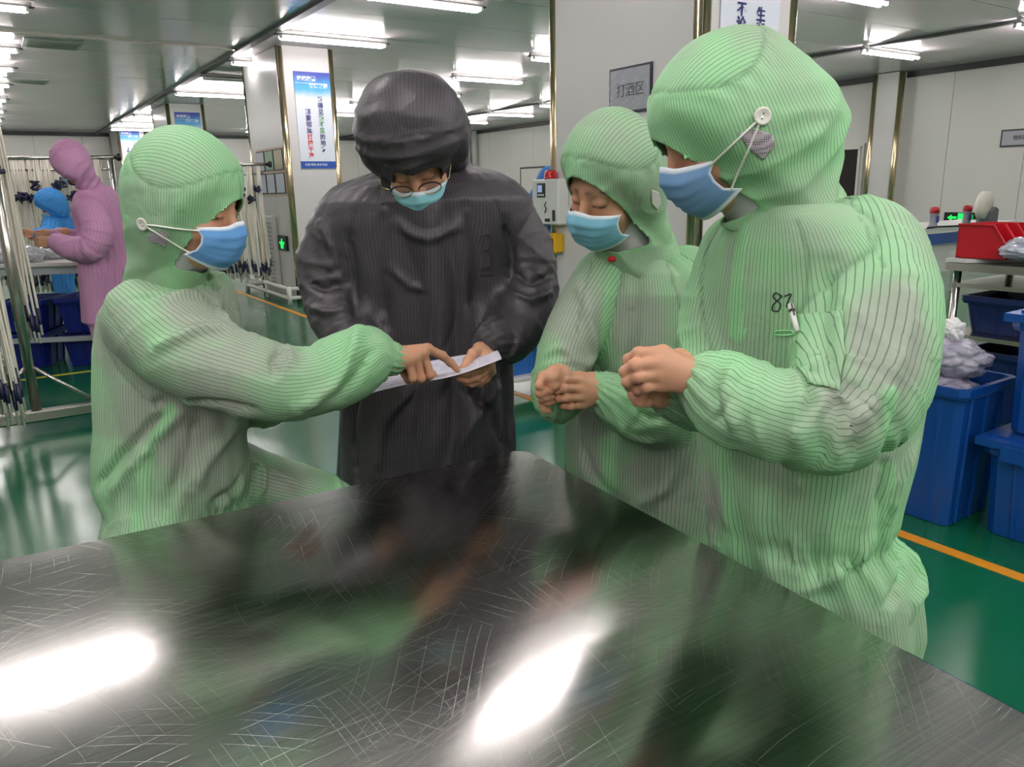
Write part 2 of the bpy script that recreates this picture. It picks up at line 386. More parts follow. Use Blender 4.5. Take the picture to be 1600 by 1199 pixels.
# control box, red beacon, emergency stop
cb = thing('control_box', onleft(3.14, 4.17, 1.18), 'white alarm control box with small display on the near column', 'control box')
q = onleft(3.14, 4.175, 1.325, .045)
MB().box(q, (.09, .29, .29), bevel=.008).build('casing', mat('control box white', (214,216,212), .4), cb)
f_ = lambda du, dz, d=.047: q-VV*d-UU*du+Z3*dz            # du to the right
dsp = MB().box(f_(-.035, .075), (.006, .085, .09)).build('display', M_black, cb)
MB().box(f_(-.045, .085, .051), (.003, .045, .045)).build('screen', mat('lit lcd', (150,175,215), .3, emit=(150,180,225), estr=.4), dsp)
for i in range(4): MB().box(f_(-.062+.018*i, .045, .051), (.003, .011, .011)).build('key', M_plast_w, dsp)
MB().box(f_(.03, -.115), (.005, .05, .02)).build('name_plate', M_ink, cb); MB().box(f_(.10, -.085), (.006, .025, .07)).build('switch', M_black, cb)
MB().tube([f_(.02, .0, .049), f_(.0, -.02, .049), f_(.02, -.04, .049), f_(.005, -.07, .049)], .003).build('scribble', M_ink, cb)
be = thing('alarm_beacon', onleft(3.14, 4.2, 1.47), 'red alarm beacon on top of the white control box', 'beacon')
MB().lathe(onleft(3.14, 4.16, 1.472, .05), [(.045,0), (.047,.008), (.042,.012), (.042,.035), (.034,.05), (.01,.056)], 20).build('lens', mat('red beacon lens', (170,12,20), .2, coat=.5), be, smooth=True)
st = thing('emergency_stop', onleft(3.14, 4.12, .98), 'yellow emergency stop station with red button under the control box', 'switch')
q2 = onleft(3.14, 4.12, 1.06, .04)
MB().box(q2, (.08, .075, .13), bevel=.01).build('casing', M_yel, st)
MB().lathe(q2-VV*.04+Z3*.015, [(.018,0), (.018,.014), (.028,.016), (.028,.028), (.018,.034)], 18, axis=-VV).build('button', mat('dull red button', (120,24,24), .35), st, smooth=True)
MB().lathe(q2+UU*.085, [(.03,0), (.034,.02), (.02,.05), (.012,.055)], 16, axis=-VV).build('rotary_switch', M_black, st, smooth=True)
MB().box(q2+UU*.085-VV*.056, (.006, .02, .025)).build('switch_plate', M_plast_w, st)
MB().tube([q2+UU*.05-VV*.03+Z3*.14, q2+UU*.03-VV*.04+Z3*.09, q2+UU*.09-VV*.03+Z3*.09, q2+UU*.11-VV*.02-Z3*.02, q2+UU*.11-VV*.01-Z3*.2, q2+UU*.08-Z3*.4], .006).build('cable', M_black, st, smooth=True)
# ------------------------------------------------------------------ right wall: window, sign, low exit sign
wd = MB().box(rm(V1-.015, 8.83, 1.42), (.05, .66, 1.32)).build('window_1', M_wall, loc=rm(V1, 8.83, .76), kind='structure')
MB().box(rm(V1-.02, 8.83, 1.42), (.06, .46, 1.12)).build('pane', mat('dark glass', (52,44,46), .08, spec=.8), wd)
MB().box(rm(V1-.045, 8.83, 2.0), (.04, .56, .05)).build('sill', M_wall, wd); MB().box(rm(V1-.045, 8.83, .84), (.04, .56, .05)).build('sill', M_wall, wd)
for s in (-.255, .255): MB().box(rm(V1-.045, 8.83+s, 1.42), (.04, .05, 1.2)).build('jamb', M_wall, wd)
ws = thing('wall_sign', rm(V1, 5.95, 1.88), 'small dark framed sign on the right wall', 'sign')
MB().box(rm(V1-.01, 5.93, 2.01), (.02, .56, .26)).build('frame', M_dark, ws); MB().box(rm(V1-.022, 5.93, 2.01), (.006, .51, .21)).build('card', mat('lilac card', (176,176,186), .5), ws)
text('物料暂存区', .085, rm(V1-.026, 6.03, 1.98), -UU, Z3, M_ink, ws)
ex = thing('exit_sign', rm(V1, 6.68, .64), 'green lit exit arrow sign low on the right wall', 'sign')
MB().box(rm(V1-.02, 6.68, .79), (.03, .52, .17), bevel=.006).build('casing', M_black, ex)
lx = lambda du, dz: rm(V1-.037, 6.68-du, .79+dz)
MB().prism([lx(-.2,0), lx(-.13,.05), lx(-.13,.018), lx(-.05,.018), lx(-.05,-.018), lx(-.13,-.018), lx(-.13,-.05)], -VV*.004).build('arrow', M_grn_sign, ex)
MB().box(rm(V1-.037, 6.68-.02, .79), (.004, .10, .14)).build('pictogram', M_grn_sign, ex); MB().box(rm(V1-.037, 6.68-.17, .79), (.004, .07, .10)).build('pictogram', M_grn_sign, ex)
# far part of the right wall: door leaf, pipes, notice, rail
dr = MB().box(rm(V1-.02, 17.9, 1.0), (.06, 3.2, 2.0)).build('door_1', M_dark, loc=rm(V1, 17.9, 0), kind='structure')
MB().box(rm(V1-.04, 17.9, .99), (.06, 3.04, 1.92)).build('door_leaf', M_wall, dr)
for uu in (22.3, 21.9): MB().cyl(rm(V1-.15, uu, 0), rm(V1-.15, uu, ZC-.02), .09).build('trim_4', M_lampbar, kind='structure', loc=rm(V1-.15, uu, 0))
nt = MB().box(rm(V1-.012, 20.6, 1.55), (.02, .42, .5)).build('notice_card', M_paper, label='small white notice on the far wall left of the door', cat='notice')
# ------------------------------------------------------------------ racks of hanging tubing
def bundle(loc, L, n=12, w=.07, seed=0, rz=0.):
    r = random.Random(seed); t = thing('tube_bundle', loc, None, 'tubing')
    m = MB(); tp = MB()
    for i in range(n):
        a = r.uniform(-w, w); b = r.uniform(-.05, .05); l = L*r.uniform(.93, 1.03)
        pts = []
        for k in range(7):
            s = k/6; pts.append(np.array(loc)+[ (a*(.35+.75*s)+.012*math.sin(5*s+i))*math.cos(rz), (a*(.35+.75*s))*math.sin(rz)+b*(.4+.6*s), -l*s])
        m.tube(pts, .0085, 5)
        e = pts[-1]; tp.tube([pts[-2]*.55+e*.45+[0,0,.05], pts[-2]*.45+e*.55, pts[-2]*.3+e*.7], [.010, .012, .010], 5)
    m.build('hanging_tubes', M_milk, t, smooth=True); tp.build('end_tips', M_navy, t, smooth=True)
    k = MB(); c = np.array(loc)+[0, 0, -L*r.uniform(.16, .3)]
    for i in range(5): k.tube([c+[r.uniform(-.05,.05), -.06, r.uniform(-.05,.05)], c+[r.uniform(-.05,.05), -.075, r.uniform(-.06,.06)], c+[r.uniform(-.06,.06), -.06, r.uniform(-.05,.05)]], .014, 6)
    k.build('dark_clips', M_navy, t, smooth=True)
    return t
def rail_rack(a, b, h, label, posts=(0, 1), feet=None, pr=.022):
    a = np.array(a, float); b = np.array(b, float); t = thing('hanging_rack', (a+b)/2, label, 'rack')
    d = (b-a)/np.linalg.norm(b-a); n = np.array([-d[1], d[0], 0])
    MB().cyl(a+Z3*h-d*.06, b+Z3*h+d*.06, pr).build('rail', M_steel, t, smooth=True)
    MB().cyl(a+Z3*(h-.12)-d*.0, b+Z3*(h-.12), pr*.6).build('rail', M_steel, t, smooth=True)
    MB().lathe(b+Z3*h+d*.06, [(pr,0), (pr*1.8,.01), (pr*1.8,.04), (pr,.05)], 12, axis=d).build('end_knob', M_black, t, smooth=True)
    for i, p in ((0, a), (1, b)):
        if i not in posts: continue
        MB().cyl(p+Z3*.14, p+Z3*h, pr*1.3).build('post', M_steel, t, smooth=True)
        ft = MB().box(p+Z3*.115, (.07, 1.05, .065), math.atan2(d[1], d[0]), bevel=.01).build('foot', M_steel, t)
        for s in (-1, 1):
            MB().cyl(p+Z3*.46, p+n*s*.38+Z3*.15, .013).build('brace', M_steel, t, smooth=True)
            c = p+n*s*.47
            cs = MB().lathe(c+Z3*.042-d*.0125, [(.012,0), (.04,.002), (.04,.023), (.012,.025)], 14, axis=d).build('caster', M_black, t, smooth=True)
            MB().box(c+Z3*.07, (.045, .05, .05), bevel=.006).build('caster_fork', M_steel, t)
    return t
# near rack: its right-hand post stands at the left frame edge, the rail runs left out of the frame
pn = aty(57, 640, 4.62); pn[2] = 0
nr_ = thing('hanging_rack', pn-VV*.9, 'stainless rack on casters at the left edge, hung with white tubing', 'rack')
for q in (pn, pn-VV*1.8):
    MB().cyl(q+Z3*.1, q+Z3*1.95, .030, n=16).build('post', M_steel, nr_, smooth=True)
    for s_ in (-1, 1): MB().cyl(q+Z3*.42, q+VV*s_*.33+Z3*.14, .012).build('brace', M_steel, nr_, smooth=True)
MB().box(pn-VV*.9+Z3*.10, (2.55, .075, .07), bevel=.01).build('base_beam', M_steel, nr_)
MB().cyl(pn-VV*1.85+Z3*1.95, pn+VV*.05+Z3*1.95, .022).build('rail', M_steel, nr_, smooth=True)
for q in (pn+VV*.33, pn-VV*2.1):
    MB().lathe(q+Z3*.035-UU*.011, [(.010, 0), (.034, .002), (.034, .02), (.010, .022)], 16, axis=UU).build('caster', M_black, nr_, smooth=True)
    MB().box(q+Z3*.06, (.05, .04, .03), bevel=.006).build('caster_fork', M_steel, nr_)
for q in (pn, pn-VV*1.8):
    for s_ in (-1, 1): MB().cyl(q+Z3*1.93, q+UU*s_*.22+Z3*1.93, .012).build('side_arm', M_steel, nr_, smooth=True)
for i in range(9): bundle(pn-VV*(.13+.11*i)-UU*(.16+.03*(i % 3))+Z3*1.92, 1.80-.05*(i % 3), 18, .085, seed=i, rz=RA)
for i in range(2): bundle(pn+VV*(.0+.05*i)+UU*(.12+.07*i)+Z3*1.92, 1.36, 8, .05, seed=60+i, rz=RA)
# back rack behind the bench and a third rack by the air unit
qa = aty(-60, 247, 8.3); qb = aty(172, 246, 8.6); hb = qb[2]; qa[2] = 0; qb[2] = 0
rail_rack(qa, qb, hb, 'long hanging rail behind the pink worker, full of white tubing')
nb_ = 20
for i in range(nb_):
    q = qa+(qb-qa)*((i+.4)/nb_)*.93+Z3*(hb-.02); bundle(q, 1.35+.1*math.sin(i*2.1), 12, .075, seed=100+i, rz=.1)
qc = aty(330, 256, 10.2); qd = aty(411, 257, 10.4); hc = qd[2]; qc[2] = 0; qd[2] = 0
rail_rack(qc, qd, hc, 'hanging rail with tubing between the pointing worker and the column', posts=(0,))
for i in range(6):
    q = qc+(qd-qc)*((i+.5)/6.3)+Z3*(hc-.02); bundle(q, 1.45, 12, .06, seed=200+i, rz=.1)
BN = [o for o in bpy.data.objects if o.name.startswith('tube_bundle')]
for txt, sel in (('bundle of milky tubing on the near left rack, %s from the post', lambda y: y < 6), ('bundle of white tubing on the rail behind the pink worker, %s from the left', lambda y: 6 <= y < 9.3), ('bundle of white tubing hanging beside the louvred column, %s from the left', lambda y: y >= 9.3)):
    for i, o in enumerate(o for o in BN if sel(o.location[1])): o['group'] = 'bundles of hanging tubing'; o['label'] = txt % (ORD+['seventeenth', 'eighteenth', 'nineteenth', 'twentieth'])[i]
# ------------------------------------------------------------------ packing bench at the left with crates beneath
bt = aty(85, 407, 6.55); tz = bt[2]-.02
M_frame = mat('grey painted frame', (175,180,188), .4)
wb = thing('packing_bench', (bt[0], bt[1], 0), 'grey framed packing bench in front of the pink worker', 'table')
c = np.array([bt[0]-.10, bt[1]+.15, 0])
MB().box(c+Z3*tz, (1.05, .75, .035), .15, bevel=.006).build('top', M_wall, wb)
dx = np.array([math.cos(.15), math.sin(.15), 0]); dy = np.array([-math.sin(.15), math.cos(.15), 0])
for sx in (-.48, .48):
    for sy in (-.33, .33): MB().box(c+dx*sx+dy*sy+Z3*(tz/2), (.045, .045, tz-.02), .15).build('leg', M_frame, wb)
for sy in (-.33, .33): MB().box(c+dy*sy+Z3*.26, (.94, .035, .04), .15).build('stretcher', M_frame, wb); MB().box(c+dy*sy+Z3*(tz-.05), (.94, .035, .06), .15).build('stretcher', M_frame, wb)
for sx in (-.48, .48): MB().box(c+dx*sx+Z3*.26, (.035, .62, .04), .15).build('stretcher', M_frame, wb)
def lump(name, c, r, m, seed, label, cat, group=None, n=4, amp=.22, parent=None):
    bm = bmesh.new(); bmesh.ops.create_icosphere(bm, subdivisions=n+1, radius=1)
    g_ = np.random.default_rng(seed); K = g_.normal(size=(9, 3))*np.linspace(.8, 4.2, 9)[:, None]; ph = g_.uniform(0, 6.28, 9)
    P = np.array([v.co for v in bm.verts])
    d = sum((np.abs(np.sin(P@K[i]+ph[i]+1.2*np.sin(P@K[(i+3) % 9]))) if i < 3 else .5-(1-np.abs(np.sin(1.6*P@K[i]+ph[i]+1.5*np.sin(P@K[(i+2) % 9]))))**3)*(.8/(1+i*.35)) for i in range(9)); d = 1+amp*.8*(d-d.mean())
    Q = P*d[:, None]*np.array(r)+np.array(c); Q[:, 2] = np.maximum(Q[:, 2], c[2]-r[2]*.8)
    for v, q in zip(bm.verts, Q): v.co = q-(np.array(c) if parent is None else ORG[parent.name])
    me = bpy.data.meshes.new(name); bm.to_mesh(me); bm.free(); me.materials.append(m); me.shade_smooth()
    o = bpy.data.objects.new(name, me); COL.objects.link(o); place(o, parent, c)
    return tag(o, label, cat, group)
M_bag = mat('clear bag film', (222,226,230), .18, alpha=.75, spec=.9, coat=.4)
for i, (ox, oy, rr) in enumerate(((-.30, -.18, .13), (-.12, -.22, .12), (-.02, .05, .12), (-.36, .12, .14))):
    q = c+dx*ox+dy*oy+Z3*(tz+.02+rr*.45)
    lump('plastic_bag', q, (rr*1.25, rr, rr*.55), M_bag, 300+i, 'clear plastic bag of parts on the packing bench, '+['front left one', 'front right one', 'rear right one', 'rear left one'][i], 'bag', 'bags on the packing bench', amp=.3)
def crate(name, corner, a, b, h, mt, label, cat='crate', group=None, lid=None, taper=.05, open_=True, wall_=.012):
    """corner: nearest bottom corner; a, b: edge vectors (length = size) at the top"""
    corner = np.array(corner, float); a = np.array([*a[:2], 0.]); b = np.array([*b[:2], 0.]); ua = a/np.linalg.norm(a); ub = b/np.linalg.norm(b)
    t = thing(name, corner+(a+b)/2, label, cat, group)
    def loop(z, ins): return [corner+ua*ins+ub*ins+Z3*z, corner+a-ua*ins+ub*ins+Z3*z, corner+a+b-ua*ins-ub*ins+Z3*z, corner+b+ua*ins-ub*ins+Z3*z]
    m = MB(); prof = [(0, taper), (h-.045, .018), (h-.045, .0), (h-.03, -.006), (h, -.006), (h, wall_+.004), (.012, taper+wall_)]
    G = []
    for z, i in prof:
        P = loop(z, i); R_ = []
        for k in range(4):
            p, q_ = P[k], P[(k+1)%4]; R_ += [p+(q_-p)*.06, p+(q_-p)*.35, p+(q_-p)*.65, p+(q_-p)*.94]
        G.append(R_)
    G = np.array(G); nn = G.shape[1]
    m.add(G.reshape(-1, 3), [(i*nn+j, i*nn+(j+1)%nn, (i+1)*nn+(j+1)%nn, (i+1)*nn+j) for i in range(len(prof)-1) for j in range(nn)]+[tuple(range(nn-1, -1, -1)), tuple((len(prof)-1)*nn+j for j in range(nn))])
    m.build('body', mt, t)
    for base, e, nrm in ((corner, a, -ub), (corner, b, -ua), (corner+b, a, ub), (corner+a, b, ua)):
        for fr in (.2, .5, .8):
            p0 = base+e*(.5+(fr-.5)*.93)-nrm*taper; p1 = base+e*fr-nrm*.018
            MB().tube([p0+Z3*.005, p1+Z3*(h-.05)], .011, 6).build('rib', mt, t)
    if lid:
        l = MB(); o_ = .022
        for (z0, z1, q) in ((h-.01, h+.022, -o_), (h+.022, h+.034, .02), ):
            P = np.array(loop(z0, q)); l.prism(P, Z3*(z1-z0))
        lo = l.build('lid', lid, t)
        for fr in (.25, .5, .75): MB().box(corner+a*fr+b*.5+Z3*(h+.037), (np.linalg.norm(b)*.86, .05, .010), math.atan2(b[1], b[0])).build('lid_rib', lid, lo)
        for fr in (.2, .8): MB().box(corner+a*fr-ub*.028+Z3*(h-.02), (.09, .014, .06), math.atan2(a[1], a[0])).build('latch', lid, lo)
    return t
for i, (ox, oy, z, hh) in enumerate(((.05, -.28, 0, .28), (.05, -.28, .29, .3), (-.42, -.26, 0, .3), (-.40, -.24, .31, .27))):
    q = c+dx*ox+dy*oy+Z3*(z+.003); crate('crate', q, dx*.37, dy*.5, hh, M_bluedark, ['navy crate on the floor under the packing bench, right stack', 'upper navy crate under the packing bench, right stack', 'navy crate on the floor under the packing bench, left stack', 'upper navy crate under the packing bench, left stack'][i], group='navy crates under the packing bench')
# ------------------------------------------------------------------ right: steel bench, bins, crates
ct = aty(1478, 410, 4.55); sz = ct[2]
sb = thing('steel_bench', (ct[0], ct[1], 0), 'stainless steel bench with undershelf at the right edge', 'table')
MB().prism([ct, ct+VV*.75, ct+VV*.75-UU*1.9, ct-UU*1.9], -Z3*.045).build('top', M_steel, sb)
for z in (.80, .50): MB().prism([ct*[1,1,0]+VV*.03-UU*.03+Z3*z, ct*[1,1,0]+VV*.72-UU*.03+Z3*z, ct*[1,1,0]+VV*.72-UU*1.87+Z3*z, ct*[1,1,0]+VV*.03-UU*1.87+Z3*z], Z3*.025).build('shelf', M_steel, sb)
for a_ in (.05, .70):
    for b_ in (.05, 1.85): MB().cyl(ct*[1,1,0]+VV*a_-UU*b_, ct*[1,1,0]+VV*a_-UU*b_+Z3*(sz-.03), .022).build('leg', M_steel, sb, smooth=True)
tray = MB().prism([ct+VV*.0-UU*.0+Z3*.003, ct+VV*.55+Z3*.003, ct+VV*.55-UU*.55+Z3*.003, ct-UU*.55*.2+Z3*.003], Z3*.022).build('white_board', M_plast_w, loc=ct, label='thin white board under the red bins on the steel bench', cat='board')
def pickbin(p, L, w, h, label):
    t = thing('parts_bin', p, label, 'bin', 'red parts bins on the steel bench')
    d, n = -UU, VV; pr = [(0, 0), (L, 0), (L, h*.42), (L*.72, h), (0, h)]
    P = lambda s, z, o: np.array(p)+d*s+Z3*z+n*o
    for o in (0, w-.006): MB().prism([P(s, z, o) for s, z in pr], n*.006).build('side', M_red, t)
    MB().prism([P(0, 0, 0), P(L, 0, 0), P(L, 0, w), P(0, 0, w)], Z3*.006).build('base', M_red, t)
    MB().prism([P(0, 0, 0), P(0, h, 0), P(0, h, w), P(0, 0, w)], d*.006).build('back', M_red, t)
    MB().prism([P(L, 0, 0), P(L, h*.42, 0), P(L, h*.42, w), P(L, 0, w)], d*-.006).build('front_lip', M_red, t)
    MB().tube([P(0, h, -.004), P(L*.72, h, -.004), P(L, h*.42, -.004)], .006, 6).build('rim', M_red, t)
    MB().box(P(L+.003, h*.26, w/2), (w*.5, .004, h*.2)).build('card_holder', M_plast_w, t)
    return t
for i in range(3): pickbin(ct+VV*(.04+.135*i)-UU*.03+Z3*.028, .27, .125, .19, ['nearest red parts bin on the steel bench', 'middle red parts bin of the row on the steel bench', 'furthest red parts bin of the row on the steel bench'][i])
for i, (a_, b_, rr) in enumerate(((.13, .40, .13), (.36, .46, .15), (.14, .66, .15), (.42, .78, .17))):
    lump('plastic_bag', ct+VV*a_-UU*b_+Z3*(rr*.45+.03), (rr*1.25, rr, rr*.5), mat('clear bag bluish', (214,222,238), .15, alpha=.8, spec=.9, coat=.4), 320+i, 'bluish clear plastic bag on the steel bench, '+['right before the red bins', 'middle of the heap', 'beside the bench edge', 'at the frame edge'][i], 'bag', 'bags on the steel bench', amp=.3)
for i, (a_, b_, z) in enumerate(((.1, .06, .527), (.12, .5, .527), (.14, .95, .527))):
    crate('crate', ct*[1,1,0]+VV*a_-UU*(b_+.40)+Z3*z, VV*.5, UU*.40, .22, mat('deep navy plastic', (14,38,92), .35), ['dark blue crate on the bench shelf nearest the tall worker', 'middle dark blue crate on the bench shelf', 'dark blue crate on the bench shelf at the frame edge'][i], group='dark crates on the bench shelf')  # dark navy is the crates' own plastic colour
    crate('crate', ct*[1,1,0]+VV*(a_+.02)-UU*(b_+.37)+Z3*.004, VV*.45, UU*.34, .42, mat('deep navy plastic', (14,38,92), .35), ['dark blue crate on the floor under the bench, nearest the tall worker', 'middle dark blue crate on the floor under the bench', 'dark blue crate on the floor under the bench at the frame edge'][i], group='dark crates under the bench')
# rear bench with scanners and tape dispenser
rb = aty(1436, 358, 8.3); rz_ = rb[2]
rt = thing('rear_bench', (rb[0], rb[1], 0), 'grey bench behind the red bins carrying two small scanners', 'table')
MB().prism([rb-VV*.5, rb+VV*2.2, rb+VV*2.2+UU*.7, rb-VV*.5+UU*.7], -Z3*.05).build('top', M_plast_w, rt)
for a_ in (-.45, 2.15):
    for b_ in (.05, .65): MB().box(rb*[1,1,0]+VV*a_+UU*b_+Z3*(rz_-.05)/2, (.05, .05, rz_-.05)).build('leg', M_frame, rt)
MB().box(rb*[1,1,0]+VV*.85+UU*.03+Z3*(rz_-.13), (2.6, .04, .12)).build('blue_rail', M_blue, rt)
MB().box(rb*[1,1,0]+VV*.85+UU*.1+Z3*(rz_-.36), (2.6, .04, .30)).build('modesty_panel', M_plast_w, rt)
def scanner(px, py, d, label):
    q = aty(px, py, 8.55+d); q[2] = rz_+.002; t = thing('hand_scanner', q, label, 'scanner')
    MB().lathe(q, [(.05,0), (.052,.015), (.042,.02), (.04,.13), (.046,.15)], 16).build('body', mat('scanner grey', (120,124,132), .4), t, smooth=True)
    MB().box(q-VV*.0-UU*.042+Z3*.085, (.05, .012, .07), bevel=.005).build('blue_label', mat('blue label', (40,60,130), .5), t)
    MB().lathe(q+Z3*.15, [(.048,0), (.048,.035), (.04,.06), (.02,.068)], 16).build('red_cap', mat('scanner red', (170,30,40), .35), t, smooth=True)
scanner(1457, 360, 0, 'grey scanner with red cap on the rear bench, left one'); scanner(1509, 352, .3, 'grey scanner with red cap on the rear bench beside the exit sign')
cq = aty(1480, 356, 8.45); cq[2] = rz_+.012
MB().tube([cq-VV*.4, cq-VV*.1+UU*.05, cq+VV*.15-UU*.04, cq+VV*.4+UU*.06], .01, 6).build('cable', M_black, label='black cable lying on the rear bench between the scanners', cat='cable', smooth=True)
dq = aty(1548, 352, 8.6); dq[2] = rz_+.002
dt = thing('tape_dispenser', dq, 'grey tape dispenser holding a tall white roll on the rear bench', 'dispenser')
MB().prism([dq-VV*.12, dq+VV*.14, dq+VV*.14+Z3*.17, dq+VV*.07+Z3*.2, dq-VV*.02+Z3*.15], UU*.12).build('stand', mat('dispenser grey', (92,94,100), .45), dt)
MB().lathe(dq-VV*.07+UU*.03+Z3*.22, [(.03,0), (.15,.004), (.15,.06), (.03,.064)], 28, axis=UU).build('roll', mat('tape roll cream', (222,216,202), .5), dt, smooth=True)
# lidded crates and the open tub
k0 = atz(1517, 828, 0); hL = .385
crate('storage_crate', k0-UU*.64+Z3*.002, UU*.64, VV*.44, hL, M_blue, 'blue lidded crate on the floor, bottom of the stack at the right', group='blue lidded crates', lid=M_blue, taper=.035)
crate('storage_crate', k0-UU*.64+VV*.055+Z3*(hL+.046), UU*.62, VV*.44, .455, M_blue, 'blue lidded crate on top of the stack at the right', group='blue lidded crates', lid=M_blue, taper=.03)
k1 = atz(1463, 828, 0)
crate('open_tub', k1+Z3*.002+VV*.02-UU*.04, UU*.52, VV*.42, .60, M_blue, 'tall open blue tub with filled bags, behind the tall worker', 'tub', taper=.03)
tc_ = k1+VV*.22+UU*.20
M_tubbag = mat('greyish bag film', (176,172,190), .25, alpha=.9, spec=.8)
lump('filled_bag', tc_+Z3*.56, (.16, .19, .08), M_tubbag, 341, 'greyish filled bag lying low in the blue tub', 'bag', 'bags in the tub', amp=.25)
tb = lump('filled_bag', tc_+Z3*.685-UU*.06, (.145, .15, .085), M_tubbag, 342, 'knotted greyish bag on top in the blue tub', 'bag', 'bags in the tub', amp=.25)
lump('knot', tc_+Z3*.79-UU*.05, (.055, .055, .055), mat('knotted white film', (226,226,226), .3), 343, None, None, amp=.35, parent=tb)
# small cart with a blue crate between the dark suit and the next worker
cc = aty(812, 612, 5.35); cc[2] = 0
ca = thing('cart', cc, 'low white cart holding a blue crate, seen past the dark sleeve', 'cart')
MB().box(cc+Z3*.14, (.6, .4, .03), bevel=.005).build('deck', M_plast_w, ca)
for a_ in (-.25, .25):
    for b_ in (-.15, .15): MB().lathe(cc+VV*a_+UU*b_+Z3*.045-UU*.012, [(.012,0), (.043,.003), (.043,.022), (.012,.025)], 12, axis=UU).build('caster', M_black, ca, smooth=True); MB().box(cc+VV*a_+UU*b_+Z3*.105, (.03, .04, .05)).build('caster_fork', M_steel, ca)
crate('crate', cc-VV*.26-UU*.18+Z3*.158, VV*.52, UU*.36, .22, mat('bright blue plastic', (40,110,190), .35), 'bright blue crate on the low white cart')
# ------------------------------------------------------------------ steel work table
TC = np.array([.03, 1.876]); ta = np.array([-.866, -.5]); tb_ = np.array([.5, -.866]); TZ = .77; LA, LB = 1.75, 1.42
M_table = mat('brushed steel top', (150,148,146), .25, 1.)
g = NT(M_table); tcn = g.n('ShaderNodeTexCoord')
def scratch(ang, sx, sy, scale, lo, hi, off):
    mp = g.n('ShaderNodeMapping'); mp.inputs['Rotation'].default_value = (0, 0, ang); mp.inputs['Scale'].default_value = (sx, sy, 1); mp.inputs['Location'].default_value = (off, off*1.7, 0)
    mp0 = g.n('ShaderNodeMapping'); mp0.inputs['Rotation'].default_value = (0, 0, ang)
    g.l(tcn.outputs['Object'], mp0.inputs['Vector']); mp.inputs['Rotation'].default_value = (0, 0, 0); g.l(mp0.outputs[0], mp.inputs['Vector'])
    n = g.n('ShaderNodeTexNoise'); n.inputs['Scale'].default_value = scale; n.inputs['Detail'].default_value = 1.5; n.inputs['Distortion'].default_value = .15; g.l(mp.outputs[0], n.inputs['Vector'])
    return g.ss(n.outputs['Fac'], lo, hi)
brush = scratch(math.radians(-30), 1.2, 160, 1.6, .3, .7, .3)
lines = None
for i in range(8):
    a_ = [20, -38, 64, 101, -75, 5, 140, 47][i]
    mp0 = g.n('ShaderNodeMapping'); mp0.inputs['Rotation'].default_value = (0, 0, math.radians(a_)); g.l(tcn.outputs['Object'], mp0.inputs['Vector'])
    dn = g.n('ShaderNodeTexNoise'); dn.inputs['Scale'].default_value = 2.2; dn.inputs['Detail'].default_value = 0; g.l(mp0.outputs[0], dn.inputs['Vector'])
    sp = g.n('ShaderNodeSeparateXYZ'); g.l(mp0.outputs[0], sp.inputs[0])
    y_ = g.math('ADD', sp.outputs['Y'], g.math('MULTIPLY', dn.outputs['Fac'], .10))
    fx = g.math('MULTIPLY', y_, 34+7*i)
    cell = g.math('FLOOR', fx); fr = g.math('SUBTRACT', fx, cell)
    wn = g.n('ShaderNodeTexWhiteNoise', noise_dimensions='2D'); cb_ = g.n('ShaderNodeCombineXYZ'); g.l(cell, cb_.inputs[0]); g.l(g.math('FLOOR', g.math('MULTIPLY', sp.outputs['X'], 3+(i%3)*1.5)), cb_.inputs[1]); g.l(cb_.outputs[0], wn.inputs['Vector'])
    pos = g.math('ADD', g.math('MULTIPLY', wn.outputs['Value'], .8), .1)
    ln = g.math('SUBTRACT', 1, g.ss(g.math('ABSOLUTE', g.math('SUBTRACT', fr, pos)), .002, .012))
    ends = g.math('FRACT', g.math('MULTIPLY', sp.outputs['X'], 3+(i%3)*1.5)); ln = g.math('MULTIPLY', ln, g.math('MULTIPLY', g.ss(ends, .0, .18), g.math('SUBTRACT', 1, g.ss(ends, .6, 1.))))
    msk = g.n('ShaderNodeTexNoise'); msk.inputs['Scale'].default_value = 2.3; mo = g.n('ShaderNodeMapping'); mo.inputs['Location'].default_value = (i*3.1, i*1.7, 0); g.l(tcn.outputs['Object'], mo.inputs['Vector']); g.l(mo.outputs[0], msk.inputs['Vector'])
    ln = g.math('MULTIPLY', ln, g.math('MULTIPLY', g.ss(msk.outputs['Fac'], .40, .62), g.math('GREATER_THAN', wn.outputs['Value'], .5)))
    lines = ln if lines is None else g.math('MAXIMUM', lines, ln)
cl = g.n('ShaderNodeTexNoise'); cl.inputs['Scale'].default_value = 2.4; cl.inputs['Detail'].default_value = 5; g.l(tcn.outputs['Object'], cl.inputs['Vector'])
g.l(g.math('ADD', g.ss(cl.outputs['Fac'], .3, .7, .145, .20), g.math('MULTIPLY', lines, .20)), g.b.inputs['Roughness'])
g.l(g.mix(lines, g.mix(brush, lin((184,181,179)), lin((200,197,195))), lin((226,224,220))), g.b.inputs['Base Color'])
tn = g.n('ShaderNodeTangent', direction_type='UV_MAP', uv_map='brush'); g.l(tn.outputs[0], g.b.inputs['Tangent']); g.b.inputs['Anisotropic'].default_value = .8
g.b.inputs['Coat Weight'].default_value = .2; g.b.inputs['Coat Roughness'].default_value = .07
bp = g.n('ShaderNodeBump'); bp.inputs['Strength'].default_value = .10; bp.inputs['Distance'].default_value = .0006
g.l(g.math('MULTIPLY', lines, -.4), bp.inputs['Height']); g.l(bp.outputs[0], g.b.inputs['Normal'])
def tp(a, b, z): q = TC+ta*a+tb_*b; return np.array([q[0], q[1], z])
wt = thing('work_table', tp(LA/2, LB/2, 0), 'large scratched stainless steel work table in the foreground', 'table')
